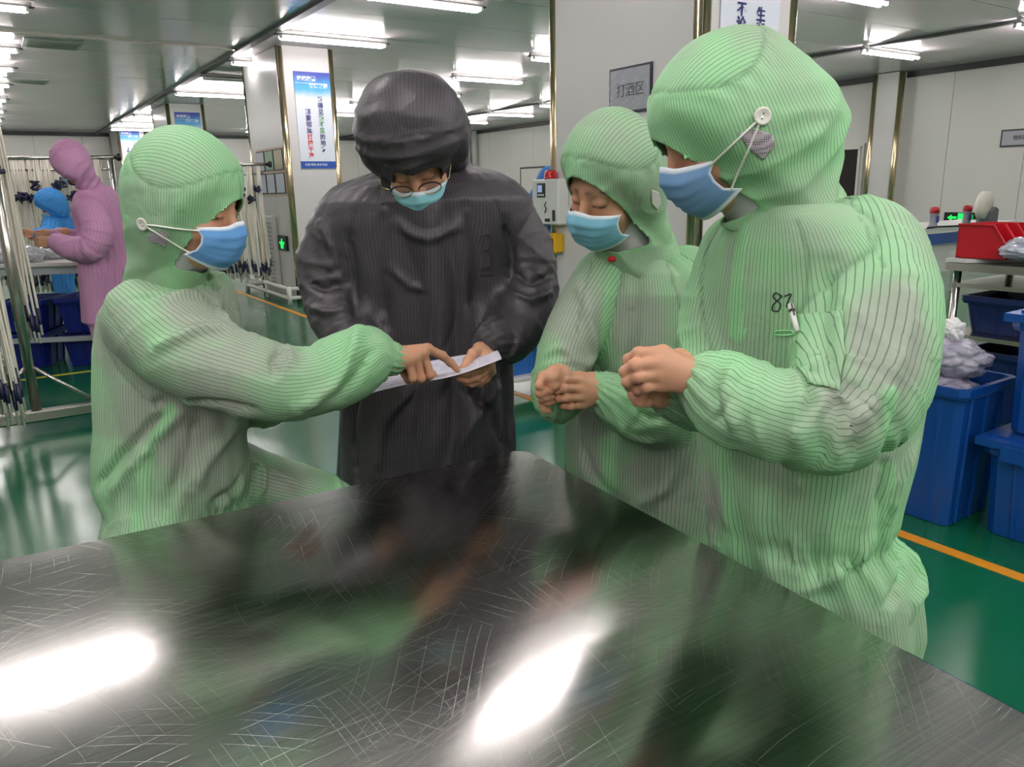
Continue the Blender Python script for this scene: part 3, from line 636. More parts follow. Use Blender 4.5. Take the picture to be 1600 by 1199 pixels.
# top with rounded corners and a rolled rim
def rrect(ins, r, z):
    P = []
    for (ca_, cb2, st_) in ((r, r, 180), (LA-r, r, 270), (LA-r, LB-r, 0), (r, LB-r, 90)):
        for k in range(7):
            t = math.radians(st_+15*k); P.append(tp(ca_+(r-ins)*math.cos(t), cb2+(r-ins)*math.sin(t), z))
    return P
G = np.array([rrect(.012, .05, TZ-.04), rrect(0, .05, TZ-.04), rrect(0, .05, TZ-.006), rrect(.0015, .05, TZ-.002), rrect(.006, .05, TZ)]); nn = G.shape[1]
m = MB(); m.add(G.reshape(-1, 3), [(i*nn+j, i*nn+(j+1)%nn, (i+1)*nn+(j+1)%nn, (i+1)*nn+j) for i in range(4) for j in range(nn)]+[tuple(4*nn+j for j in range(nn)), tuple(range(nn-1, -1, -1))])
tt_ = m.build('table_top', M_table, wt); uvl = tt_.data.uv_layers.new(name='brush'); og = ORG[wt.name]
for lp in tt_.data.loops: p_ = np.array(tt_.data.vertices[lp.vertex_index].co)[:2]; uvl.data[lp.index].uv = (p_@ta, p_@tb_)
tr_ = math.atan2(ta[1], ta[0])
MB().box(tp(LA/2, LB/2, .2), (LA-.16, LB-.16, .03), tr_).build('undershelf', M_steel, wt)
for a_ in (.09, LA-.09):
    for b_ in (.09, LB-.09):
        lg = MB().cyl(tp(a_, b_, .02), tp(a_, b_, TZ-.04), .02).build('leg', M_steel, wt, smooth=True)
        MB().lathe(tp(a_, b_, 0), [(.03,0), (.03,.012), (.012,.02), (.012,.05)], 12).build('foot', M_black, lg, smooth=True)
# ================================================================== people: signed-distance bodies meshed with surface nets
def smin(a, b, k):
    h = np.clip(.5+.5*(b-a)/k, 0, 1); return b+(a-b)*h-k*h*(1-h)
def seg(P, a, b, ra, rb):
    ab = b-a; t = np.clip(((P-a)@ab)/(ab@ab+1e-12), 0, 1)
    return np.linalg.norm(P-a-t[:, None]*ab, axis=1)-(ra+(rb-ra)*t), t
def ell(P, c, r):
    r = np.asarray(r, float); q = (P-np.asarray(c))/r; k0 = np.linalg.norm(q, axis=1); k1 = np.linalg.norm(q/r, axis=1)+1e-9
    return k0*(k0-1)/k1
def nets(f, lo, hi, h):
    lo = np.asarray(lo, float); B = 4
    nb = np.ceil((np.asarray(hi)-lo)/(h*B)).astype(int)+1; n = nb*B
    ci = np.stack(np.meshgrid(*[np.arange(k) for k in nb], indexing='ij'), -1).reshape(-1, 3)
    dc = f(lo+(ci*B+(B-1)/2)*h)
    near = np.abs(dc) < h*8.
    val = np.repeat(np.repeat(np.repeat(np.where(dc < 0, -1., 1.).reshape(nb), B, 0), B, 1), B, 2)
    o = np.stack(np.meshgrid(*[np.arange(B)]*3, indexing='ij'), -1).reshape(-1, 3)
    idx = (ci[near][:, None, :]*B+o[None]).reshape(-1, 3)
    val[idx[:, 0], idx[:, 1], idx[:, 2]] = f(lo+idx*h)
    s = val < 0
    c8 = [(i, j, k) for i in (0, 1) for j in (0, 1) for k in (0, 1)]
    sl = lambda a, o_: a[o_[0]:a.shape[0]-1+o_[0], o_[1]:a.shape[1]-1+o_[1], o_[2]:a.shape[2]-1+o_[2]]
    cnt = sum(sl(s, o_).astype(np.int8) for o_ in c8); act = (cnt > 0) & (cnt < 8)
    ij = np.argwhere(act); cv = np.stack([val[ij[:, 0]+a, ij[:, 1]+b, ij[:, 2]+c] for a, b, c in c8], 1); co = np.array(c8, float)
    acc = np.zeros((len(ij), 3)); w = np.zeros(len(ij))
    for i in range(8):
        for j in range(i+1, 8):
            if np.abs(co[i]-co[j]).sum() != 1: continue
            m = (cv[:, i] < 0) != (cv[:, j] < 0); t = cv[m, i]/(cv[m, i]-cv[m, j]); acc[m] += co[i]+t[:, None]*(co[j]-co[i]); w[m] += 1
    V = lo+(ij+acc/w[:, None])*h
    im = -np.ones(act.shape, int); im[ij[:, 0], ij[:, 1], ij[:, 2]] = np.arange(len(ij))
    Fs = []
    for ax in range(3):
        e1, e2 = [(1, 2), (2, 0), (0, 1)][ax]
        a = s.take(range(0, n[ax]-1), ax); b = s.take(range(1, n[ax]), ax); d = np.argwhere(a != b); d = d[(d[:, e1] > 0) & (d[:, e2] > 0) & (d[:, e1] < n[e1]-1) & (d[:, e2] < n[e2]-1)]
        if not len(d): continue
        flip = a[d[:, 0], d[:, 1], d[:, 2]]; q = []
        for (p1, p2) in ((-1, -1), (0, -1), (0, 0), (-1, 0)):
            c = d.copy(); c[:, e1] += p1; c[:, e2] += p2; q.append(im[c[:, 0], c[:, 1], c[:, 2]])
        q = np.stack(q, 1); q[~flip] = q[~flip][:, ::-1]; Fs.append(q)
    Fq = np.vstack(Fs); Fq = Fq[(Fq >= 0).all(1)]
    a, b, c = V[Fq[:, 0]]-lo, V[Fq[:, 1]]-lo, V[Fq[:, 2]]-lo
    if (a*np.cross(b, c)).sum() < 0: Fq = Fq[:, ::-1].copy()
    return V, Fq
def vnormals(V, Fq):
    n = np.cross(V[Fq[:, 2]]-V[Fq[:, 0]], V[Fq[:, 3]]-V[Fq[:, 1]]); N = np.zeros_like(V)
    for k in range(4): np.add.at(N, Fq[:, k], n)
    return N/(np.linalg.norm(N, axis=1, keepdims=True)+1e-12)
def relax(V, Fq, it=1, lam=.5):
    for _ in range(it):
        S = np.zeros_like(V); c = np.zeros(len(V))
        for k in range(4):
            for o_ in (1, 3): np.add.at(S, Fq[:, k], V[Fq[:, (k+o_) % 4]]); np.add.at(c, Fq[:, k], 1)
        V = V+lam*(S/np.maximum(c, 1)[:, None]-V)
    return V
def mesh_obj(name, V, Fq, m, parent, attrs=None, corner=None, smooth=True):
    org = ORG[parent.name]; me = bpy.data.meshes.new(name)
    me.vertices.add(len(V)); me.vertices.foreach_set('co', (V-org).astype(np.float32).ravel())
    me.loops.add(Fq.size); me.loops.foreach_set('vertex_index', Fq.ravel().astype(np.int32))
    me.polygons.add(len(Fq)); me.polygons.foreach_set('loop_start', np.arange(0, Fq.size, 4, dtype=np.int32))
    me.update(); me.validate()
    for k, a in (attrs or {}).items():
        A = me.attributes.new(k, 'FLOAT', 'POINT'); A.data.foreach_set('value', np.asarray(a, np.float32))
    for k, a in (corner or {}).items():
        A = me.attributes.new(k, 'FLOAT', 'CORNER'); A.data.foreach_set('value', np.asarray(a, np.float32).ravel())
    me.materials.append(m)
    if smooth: me.shade_smooth()
    o = bpy.data.objects.new(name, me); COL.objects.link(o); place(o, parent); return o
def nz(P, fr, seed):
    g_ = np.random.default_rng(seed); o = 0
    for i in range(5):
        k = g_.normal(size=3); k *= fr*(.7+.35*i)/np.linalg.norm(k); o = o+np.sin(P@k+g_.uniform(0, 6.3)+.8*np.sin(P@k[[1, 2, 0]]*.7))/(1+.35*i)
    return o/2.6
def spline(pts, n):
    pts = np.asarray(pts, float); m = len(pts); Q = np.vstack([2*pts[0]-pts[1], pts, 2*pts[-1]-pts[-2]]); out = []
    for i in range(m-1):
        p0, p1, p2, p3 = Q[i:i+4]
        for t in np.linspace(0, 1, n, endpoint=False): out.append(.5*((2*p1)+(-p0+p2)*t+(2*p0-5*p1+4*p2-p3)*t*t+(-p0+3*p1-3*p2+p3)*t**3))
    out.append(pts[-1]); return np.array(out)
class Limb:
    def __init__(s, spec, sub=3, k=.03, world=False, name='sleeve', cuff=True, wr=1.):
        P = np.array([[*(q[:3] if world else aty(q[0], q[1], q[2])), q[3]] for q in spec]); Q = spline(P, sub); s.p = Q[:, :3]; s.r = np.maximum(Q[:, 3], .01); s.k = k; s.name = name; s.cuff = cuff; s.wr = wr
        s.L = np.concatenate([[0], np.cumsum(np.linalg.norm(np.diff(s.p, axis=0), axis=1))])
        T = np.gradient(s.p, axis=0); s.T = T/np.linalg.norm(T, axis=1, keepdims=True); a = np.array([0, -1., -.2]); s.A = []
        for i in range(len(T)): a = a-s.T[i]*(a@s.T[i]); a /= np.linalg.norm(a); s.A.append(a.copy())
        s.A = np.array(s.A)
        bend = np.zeros(len(s.p)); bend[1:-1] = 1-(s.T[:-2]*s.T[2:]).sum(1); bk = np.array([np.sum(bend*np.exp(-((s.L-l)/.06)**2)) for l in s.L]); s.bend = np.clip(bk*2.2, 0, 1)
        s.lo = (s.p-s.r[:, None]).min(0); s.hi = (s.p+s.r[:, None]).max(0)
    def d(s, P):
        out = np.full(len(P), 9.)
        for i in range(len(s.p)-1):
            out = np.minimum(out, seg(P, s.p[i], s.p[i+1], s.r[i], s.r[i+1])[0])
        return out
    def coord(s, P):
        best = np.full(len(P), 9.); L = np.zeros(len(P)); th_ = np.zeros(len(P)); bd = np.zeros(len(P))
        for i in range(len(s.p)-1):
            d, t = seg(P, s.p[i], s.p[i+1], s.r[i], s.r[i+1]); m = d < best
            best[m] = d[m]; L[m] = (s.L[i]+t*(s.L[i+1]-s.L[i]))[m]; bd[m] = (s.bend[i]+t*(s.bend[i+1]-s.bend[i]))[m]
            a = s.A[i]*(1-t[:, None])+s.A[i+1]*t[:, None]; T = s.T[i]*(1-t[:, None])+s.T[i+1]*t[:, None]; T /= np.linalg.norm(T, axis=1, keepdims=True); b = np.cross(T, a); q = P-s.p[i]-t[:, None]*(s.p[i+1]-s.p[i]); q = q-(q*T).sum(1, keepdims=True)*T
            th_[m] = np.arctan2((q*b).sum(1), (q*a).sum(1))[m]
        return L, th_, bd
class Torso:
    """horizontal sections: (ypx, xl, xr) read at forward distance Y, depth ratio q, body turned by facing vector; extra sections given in world units"""
    def __init__(s, sec, Y, face, q=.7, base=None, n=2.25, wr=1., lowhip=True):
        fx, fy = face; s.f = np.array([fx, fy])/math.hypot(fx, fy); s.l = np.array([-s.f[1], s.f[0]]); R_ = []
        for t in sec:
            yp, xl, xr = t[:3]; YY = t[3] if len(t) > 3 and t[3] else Y; qq = t[4] if len(t) > 4 else q
            c = aty((xl+xr)/2, yp, YY); k = (c-CC)@CF; hw = (xr-xl)/2*k/FPX
            vd = c[:2]/np.linalg.norm(c[:2]); rc = np.array([vd[1], -vd[0]]); tt = np.linspace(0, 2*math.pi, 181); ex = 2/n
            sup = np.abs(s.l@rc*np.sign(np.cos(tt))*np.abs(np.cos(tt))**ex+s.f@rc*qq*np.sign(np.sin(tt))*np.abs(np.sin(tt))**ex).max(); a = hw/sup*.985; R_.append((c[2], c[0], c[1], a, a*qq))
        R_ = sorted(R_); z0, x0, y0, a0, b0 = R_[0]
        if lowhip:
            e = []
            for z, sc in ((.90, 1.0), (.80, .98), (.72, .86)):
                if z < z0-.03: e.append((z, x0, y0, a0*sc, b0*sc))
            R_ = sorted(e+R_)
        s.R = np.array(R_); s.n = n; s.wr = wr; s.zt = s.R[-1, 0]; s.zb = s.R[0, 0]; s.name = 'torso'; s.k = .03; s.waist = None
        m = s.R[:, 3].max(); s.lo = np.array([s.R[:, 1].min()-m, s.R[:, 2].min()-m, s.zb-.02]); s.hi = np.array([s.R[:, 1].max()+m, s.R[:, 2].max()+m, s.zt+.02])
    def loc(s, P):
        z = np.clip(P[:, 2], s.zb, s.zt); I = lambda c: np.interp(z, s.R[:, 0], s.R[:, c])
        dx = P[:, 0]-I(1); dy = P[:, 1]-I(2); return dx*s.l[0]+dy*s.l[1], dx*s.f[0]+dy*s.f[1], I(3), I(4)
    def d(s, P):
        l, f_, a, b = s.loc(P); rho = (np.abs(l/a)**s.n+np.abs(f_/b)**s.n)**(1/s.n)+1e-6; r = np.sqrt(l*l+f_*f_)+1e-6
        d = np.where(rho > .2, r*(1-1/rho), -.8*np.minimum(a, b)); d = np.maximum(d, np.maximum(P[:, 2]-s.zt, s.zb-P[:, 2]))
        return d
    def ang(s, P): l, f_, a, b = s.loc(P); return np.arctan2(l/a*1.0, f_/b)
class Suit:
    def __init__(s, parent, torso, limbs, m, h=.006, seed=1, wave=1.):
        s.parent, s.t, s.limbs, s.m, s.h, s.seed, s.wave = parent, torso, limbs, m, h, seed, wave; s.paint = []; s.strokes = []
    def field(s, P):
        d = s.t.d(P)
        for l in s.limbs:
            m = ((P > l.lo-.08) & (P < l.hi+.08)).all(1)
            if m.any(): d[m] = smin(d[m], l.d(P[m]), l.k)
        return d
    def mesh(s):
        lo = np.min([s.t.lo]+[l.lo for l in s.limbs], 0)-.02; hi = np.max([s.t.hi]+[l.hi for l in s.limbs], 0)+.02
        V, Fq = nets(s.field, lo, hi, s.h); V = relax(V, Fq, 1, .4)
        D = np.stack([s.t.d(V)]+[l.d(V) for l in s.limbs], 1); own = D.argmin(1); fo = np.array([D[Fq[:, k]] for k in range(4)]).mean(0).argmin(1)
        srt = np.sort(D, 1); seam = np.exp(-((srt[:, 1]-srt[:, 0])/.004)**2)*(srt[:, 0] < .03)*np.isin(own, [0, 1, 2])*(np.argsort(D, 1)[:, 1] <= 2)
        N = vnormals(V, Fq); disp = np.zeros(len(V)); coords = []
        th_ = s.t.ang(V); l_, f_, a_, b_ = s.t.loc(V); S_t = th_*.175
        wv = nz(V, 7, s.seed)
        ph = th_*5.5+2.2*wv+V[:, 2]*(3+2*np.sin(th_*2+s.seed)); fold = np.abs(np.sin(ph))**1.4; w_t = s.t.wr*s.wave
        ph2 = th_*9+3*nz(V, 9, s.seed+8)-V[:, 2]*6; dt = -.016*w_t*(1-fold)*np.clip(.5+nz(V, 5, s.seed+3), 0, 1)+.007*w_t*nz(V, 9, s.seed+5)-.005*w_t*(1-np.abs(np.sin(ph2)))**2*np.clip(nz(V, 8, s.seed+4)+.3, 0, 1)
        if s.t.waist: 
            g_ = np.exp(-((V[:, 2]-s.t.waist)/.022)**2); g2 = np.exp(-((V[:, 2]-s.t.waist)/.09)**2)
            dt = dt*(1-.7*g_)+g_*(-.010+.0032*np.sin(th_*46+2*wv))+g2*(.0045*np.sin(th_*17+1.5*wv))
        m = own == 0; disp[m] = dt[m]; coords.append(S_t)
        for i, l in enumerate(s.limbs):
            L, th2, bd = l.coord(V); Lt = l.L[-1]; end = np.clip(1-(Lt-L)/.10, 0, 1) if l.cuff else 0*L
            ph = L*(2*math.pi/.062)+2.2*np.sin(th2+s.seed+i)+2.2*nz(V, 10, s.seed+11+i)
            f2 = (1-np.abs(np.sin(ph*.5)))**2
            ph3 = th2*2.5+L*16+2*nz(V, 9, s.seed+31+i); f3 = (1-np.abs(np.sin(ph3)))**2; dl = l.wr*s.wave*((.0066*bd+.0010)*(f2-.4)+.0055*f3*np.clip(nz(V, 8, s.seed+37+i)+.4, 0, 1)+.005*nz(V, 13, s.seed+17+i))
            tip = np.clip(1-(Lt-L)/.045, 0, 1) if l.cuff else 0*L
            dl = dl*(1-tip)+end*.0022*np.sin(15*th2+1.5*nz(V, 30, 5))*(1+tip)
            m = own == i+1; disp[m] = dl[m]; coords.append(th2*float(np.median(l.r))*.95)
        mixw = np.exp(-((srt[:, 1]-srt[:, 0])/.02)**2)
        disp = disp*(1-.6*mixw)-.0022*seam
        V = V+N*disp[:, None]
        s.V, s.F, s.N = V, Fq, vnormals(V, Fq); s.own, s.fo, s.coords, s.seam = own, fo, coords, seam*.8
        s.px, s.py, s.pk = proj(V); vd = V-CC; s.front = (s.N*vd).sum(1) < 0
        s.grey = np.zeros(len(V)); s.bright = np.zeros(len(V))
        return s
    def lift(s, pts):
        """front surface points under a polyline of picture points"""
        out = []
        for x, y in pts:
            m = s.front & (np.abs(s.px-x) < 12) & (np.abs(s.py-y) < 12)
            if not m.any(): continue
            i = np.where(m)[0]; c = (s.px[i]-x)**2+(s.py[i]-y)**2; k = s.pk[i]; ok = k < k.min()+.05; i = i[ok]; out.append(s.V[i[c[ok].argmin()]])
        return np.array(out)
    def dist(s, line, lim):
        d = np.full(len(s.V), 9.); lo = line.min(0)-lim; hi = line.max(0)+lim; m = np.where(((s.V > lo) & (s.V < hi)).all(1))[0]
        for a, b in zip(line[:-1], line[1:]): d[m] = np.minimum(d[m], seg(s.V[m], a, b, 0, 0)[0])
        return d
    def sculpt(s, items):
        """('f', pts, width, height): fold ridge or groove; ('s', pts): stitched seam; ('b', pts, width): double layered bright band"""
        for it in items:
            pts = np.array(it[1], float); n = max(2, int(np.linalg.norm(np.diff(pts, axis=0), axis=1).sum()/10)); u = np.linspace(0, len(pts)-1, n*2)
            pp = spline(pts, 6) if len(pts) > 2 else np.stack([np.interp(u, [0, 1], pts[:, 0]), np.interp(u, [0, 1], pts[:, 1])], 1)
            ln = s.lift(pp)
            if len(ln) < 2: continue
            w = it[2] if len(it) > 2 else .003; d = s.dist(ln, w*3.5)
            if it[0] == 'f':
                e0 = np.linalg.norm(s.V-ln[0], axis=1); e1 = np.linalg.norm(s.V-ln[-1], axis=1); fade = np.clip(np.minimum(e0, e1)/.03+.25, 0, 1)
                s.V = s.V+s.N*(1.6*it[3]*np.exp(-(d/w)**2)*fade)[:, None]
            elif it[0] == 's': g_ = np.exp(-(d/w)**2); s.V = s.V-s.N*(.0018*g_)[:, None]; s.seam = np.maximum(s.seam, g_*.9)
            elif it[0] == 'b': g_ = np.clip((w-d)/.004+.5, 0, 1); s.V = s.V+s.N*(.0022*g_)[:, None]; s.bright = np.maximum(s.bright, g_)
        s.N = vnormals(s.V, s.F)
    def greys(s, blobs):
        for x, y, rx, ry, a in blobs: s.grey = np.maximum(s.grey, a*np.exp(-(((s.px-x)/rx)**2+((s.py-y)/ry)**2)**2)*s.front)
    def finish(s, name='coverall'):
        cs = np.stack(s.coords, 1); sc = np.take_along_axis(cs[s.F], s.fo[:, None, None], 2)[:, :, 0]
        wr = sc.max(1)-sc.min(1) > .25; sc[wr] = sc[wr].max(1, keepdims=True)
        s.N = vnormals(s.V, s.F); s.o = mesh_obj(name, s.V, s.F, s.m, s.parent, dict(seam=s.seam, grey=s.grey, bright=s.bright), dict(s=sc))
        s.bvh = BVHTree.FromPolygons([tuple(v) for v in s.V], [tuple(int(i) for i in f) for f in s.F]); return s.o
def ray_on(bvh, x, y, off=0., back=0.):
    d = CF+CR*(x-800)/FPX+CU*(599.5-y)/FPX; d = d/np.linalg.norm(d)
    h = bvh.ray_cast(Vector(CC), Vector(d))
    if h[0] is None: return None
    n = np.array(h[1]); 
    if n@d > 0: n = -n
    return np.array(h[0])+n*off
def patch(bvh, poly, off, name, m, parent, thick=.0015, rings=7, sub=6):
    """a cloth patch laid on the surface: outline given as picture points, resampled and dropped on the mesh"""
    P = np.array(poly, float); n = len(P); c3 = ray_on(bvh, *P.mean(0), off)
    if c3 is None: print('patch missed', name); return None
    out = np.vstack([P[i]+(P[(i+1) % n]-P[i])*t for i in range(n) for t in np.linspace(0, 1, sub, endpoint=False)]).reshape(-1, 2); c = P.mean(0); G = []
    for r in range(1, rings+1):
        row = []
        for q in out:
            p = None; t = r/rings
            while p is None and t > .05: p = ray_on(bvh, *(c+(q-c)*t), off); t -= .04
            row.append(p if p is not None else ray_on(bvh, *c, off))
        G.append(row)
    M_ = len(out); V = [c3]+[p for row in G for p in row]
    F_ = [(0, 1+j, 1+(j+1) % M_) for j in range(M_)]+[(1+i*M_+j, 1+(i+1)*M_+j, 1+(i+1)*M_+(j+1) % M_, 1+i*M_+(j+1) % M_) for i in range(rings-1) for j in range(M_)]
    o = MB().add(V, F_).build(name, m, parent, smooth=True); solidify(o, thick, 0)
    A = o.data.attributes.new('s', 'FLOAT', 'POINT'); A.data.foreach_set('value', ((np.array(V)-c3)@CR).astype(np.float32))
    return o
def on_tube(bvh, pts, r, name, m, parent, off=.0015, n=6, flat=None):
    pp = spline(np.array(pts, float), 8) if len(pts) > 2 else np.array([np.array(pts[0])+(np.array(pts[1])-np.array(pts[0]))*t for t in np.linspace(0, 1, 12)])
    q = [ray_on(bvh, x, y, off) for x, y in pp]; q = [p for p in q if p is not None]
    if len(q) < 2: return None
    return MB().tube(q, r, n).build(name, m, parent, smooth=True)
# ------------------------------------------------------------------ cloth and skin
def suit_mat(name, bright, grey, stripe, period=.0072, line=.17, rough=.62, dens=1., sheen=.0, mottle=.25):
    m = bpy.data.materials.new(name); m.use_nodes = True; q = NT(m); b = q.b
    s_ = q.attr('s').outputs['Fac']; seam = q.attr('seam').outputs['Fac']; gr_ = q.attr('grey').outputs['Fac']; br = q.attr('bright').outputs['Fac']
    fr = q.math('FRACT', q.math('MULTIPLY', s_, 1/period)); dd = q.math('ABSOLUTE', q.math('SUBTRACT', fr, .5))
    st_ = q.math('SUBTRACT', 1, q.ss(dd, line*.28, line*.62))
    tcc = q.n('ShaderNodeTexCoord'); n1 = q.n('ShaderNodeTexNoise'); n1.inputs['Scale'].default_value = 5; n1.inputs['Detail'].default_value = 3; q.l(tcc.outputs['Object'], n1.inputs['Vector'])
    fac = q.math('ADD', gr_, q.math('MULTIPLY', q.ss(n1.outputs['Fac'], .35, .72), mottle), clamp=True); fac = q.math('MULTIPLY', fac, q.math('SUBTRACT', 1, q.math('MULTIPLY', br, .9)), clamp=True)  # noise drifts the cloth at random towards its greyer tone
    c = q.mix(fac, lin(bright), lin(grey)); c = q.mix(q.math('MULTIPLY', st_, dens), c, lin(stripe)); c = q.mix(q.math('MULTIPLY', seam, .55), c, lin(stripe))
    q.l(c, b.inputs['Base Color']); b.inputs['Roughness'].default_value = rough; b.inputs['Specular IOR Level'].default_value = .35
    b.inputs['Sheen Weight'].default_value = sheen
    n2 = q.n('ShaderNodeTexNoise'); n2.inputs['Scale'].default_value = 24; n2.inputs['Detail'].default_value = 5; n2.inputs['Distortion'].default_value = 1.0; q.l(tcc.outputs['Object'], n2.inputs['Vector'])
    bp_ = q.n('ShaderNodeBump'); bp_.inputs['Strength'].default_value = .42; bp_.inputs['Distance'].default_value = .006; q.l(n2.outputs['Fac'], bp_.inputs['Height']); q.l(bp_.outputs[0], b.inputs['Normal'])
    return m
M_green = suit_mat('green striped cleanroom cloth', (154,214,157), (160,170,154), (84,118,90), mottle=.75, dens=.85)
M_green_dim = suit_mat('dimmer green striped cleanroom cloth', (148,202,150), (156,166,150), (82,114,88), period=.0072, line=.17, mottle=.8, dens=.85)  # same green cloth, darker: weaker light on these wearers is put into the colour
M_black_suit = suit_mat('charcoal striped cleanroom cloth', (71,68,72), (61,59,62), (42,40,44), period=.006, line=.5, rough=.42, dens=.55, mottle=.8)
M_pink = suit_mat('pink striped cleanroom cloth', (208,152,192), (192,146,178), (160,104,146), period=.02, line=.3, dens=.35)
M_bluesuit = suit_mat('blue cleanroom cloth', (66,150,222), (60,132,200), (40,100,170), period=.03, line=.3, dens=.5)
M_bluesuit2 = suit_mat('denim blue cleanroom cloth', (60,120,190), (50,100,160), (36,78,130), period=.03, line=.3, dens=.5)
M_skin = bpy.data.materials.new('skin'); M_skin.use_nodes = True; q = NT(M_skin)
n1 = q.n('ShaderNodeTexNoise'); n1.inputs['Scale'].default_value = 22; n1.inputs['Detail'].default_value = 4; tcc = q.n('ShaderNodeTexCoord'); q.l(tcc.outputs['Object'], n1.inputs['Vector'])
c = q.mix(n1.outputs['Fac'], lin((188,138,108)), lin((212,163,132))); c = q.mix(q.attr('red').outputs['Fac'], c, lin((206,134,110))); c = q.mix(q.attr('hair').outputs['Fac'], c, lin((34,26,24)))
q.l(c, q.b.inputs['Base Color']); q.b.inputs['Roughness'].default_value = .48; q.b.inputs['Subsurface Weight'].default_value = .12; q.b.inputs['Subsurface Radius'].default_value = (.01, .004, .002); q.b.inputs['Subsurface Scale'].default_value = .6
def mask_mat(name, rgb):
    m = mat(name, rgb, .75, spec=.2); q = NT(m); v = q.attr('band').outputs['Fac']; q.l(q.mix(v, lin(rgb), lin((225,232,240))), q.b.inputs['Base Color']); return m
M_loop = mat('white elastic', (236,236,228), .6); M_button = mat('white button', (232,228,218), .35)
M_mesh = mat('grey perforated patch', (150,140,150), .7)
q = NT(M_mesh); tcc = q.n('ShaderNodeTexCoord'); vo = q.n('ShaderNodeTexVoronoi'); vo.inputs['Scale'].default_value = 330; vo.inputs['Randomness'].default_value = .1; q.l(tcc.outputs['Object'], vo.inputs['Vector']); q.l(q.mix(q.ss(vo.outputs['Distance'], .30, .42), lin((60,58,62)), lin((186,172,184))), q.b.inputs['Base Color'])
M_inner = mat('grey white inner cloth', (196,196,198), .7)
# ------------------------------------------------------------------ hands and heads
def hand_field(h):
    segs = []
    for i, fg in enumerate(h['f']): segs.append(fg)
    def f(P):
        w = h['wrist']; d = None
        for (base, r) in h['palm']:
            e = seg(P, w, base, h['wr'], r)[0]; d = e if d is None else smin(d, e, .016)
        for a, b, ra, rb in h['arm']: d = smin(d, seg(P, a, b, ra, rb)[0], .012)
        fs = None
        for ch in h['f']:
            e = None
            for a, b in zip(ch[:-1], ch[1:]):
                x = seg(P, a[:3], b[:3], a[3], b[3])[0]; e = x if e is None else smin(e, x, .003)
            for a in ch[1:-1]: e = smin(e, np.linalg.norm(P-a[:3], axis=1)-a[3]*1.07, .004)
            fs = e if fs is None else smin(fs, e, .0014)
        return smin(d, fs, .006)
    return f
def make_hand(spec):
    """spec: wrist (x,y,Y), forearm back point, fingers as chains of (x,y,Y); first chain = thumb"""
    w = aty(*spec['wrist']); sc = spec.get('s', 1.); F_ = []; palm = []
    for i, ch in enumerate(spec['fingers']):
        pts = np.array([aty(*p) for p in ch]); n = len(pts)
        base = [.0118, .0089, .0092, .0087, .0078][i]*sc; rr = np.linspace(base, base*.76, n)
        F_.append(np.hstack([pts, rr[:, None]]))
        if i == 0: palm.append((pts[0], .014*sc))
        else: palm.append((pts[0], base*1.12))
    h = dict(wrist=w, wr=.0185*sc, palm=palm, f=F_, arm=[(w, aty(*spec['arm']), .0215*sc, .030*sc)])
    f = hand_field(h); al = np.vstack([c[:, :3] for c in F_]+[w[None], aty(*spec['arm'])[None]])
    V, Fq = nets(f, al.min(0)-.035, al.max(0)+.035, .0026); V = relax(V, Fq, 1, .35)
    red = np.zeros(len(V))
    for c in F_: red = np.maximum(red, .6*np.exp(-(np.linalg.norm(V-c[-1, :3], axis=1)/.011)**2)); 
    for c in F_[1:]:
        for k in range(1, len(c)-1): red = np.maximum(red, .35*np.exp(-(np.linalg.norm(V-c[k, :3], axis=1)/.010)**2))
    return V, Fq, red, np.zeros(len(V))
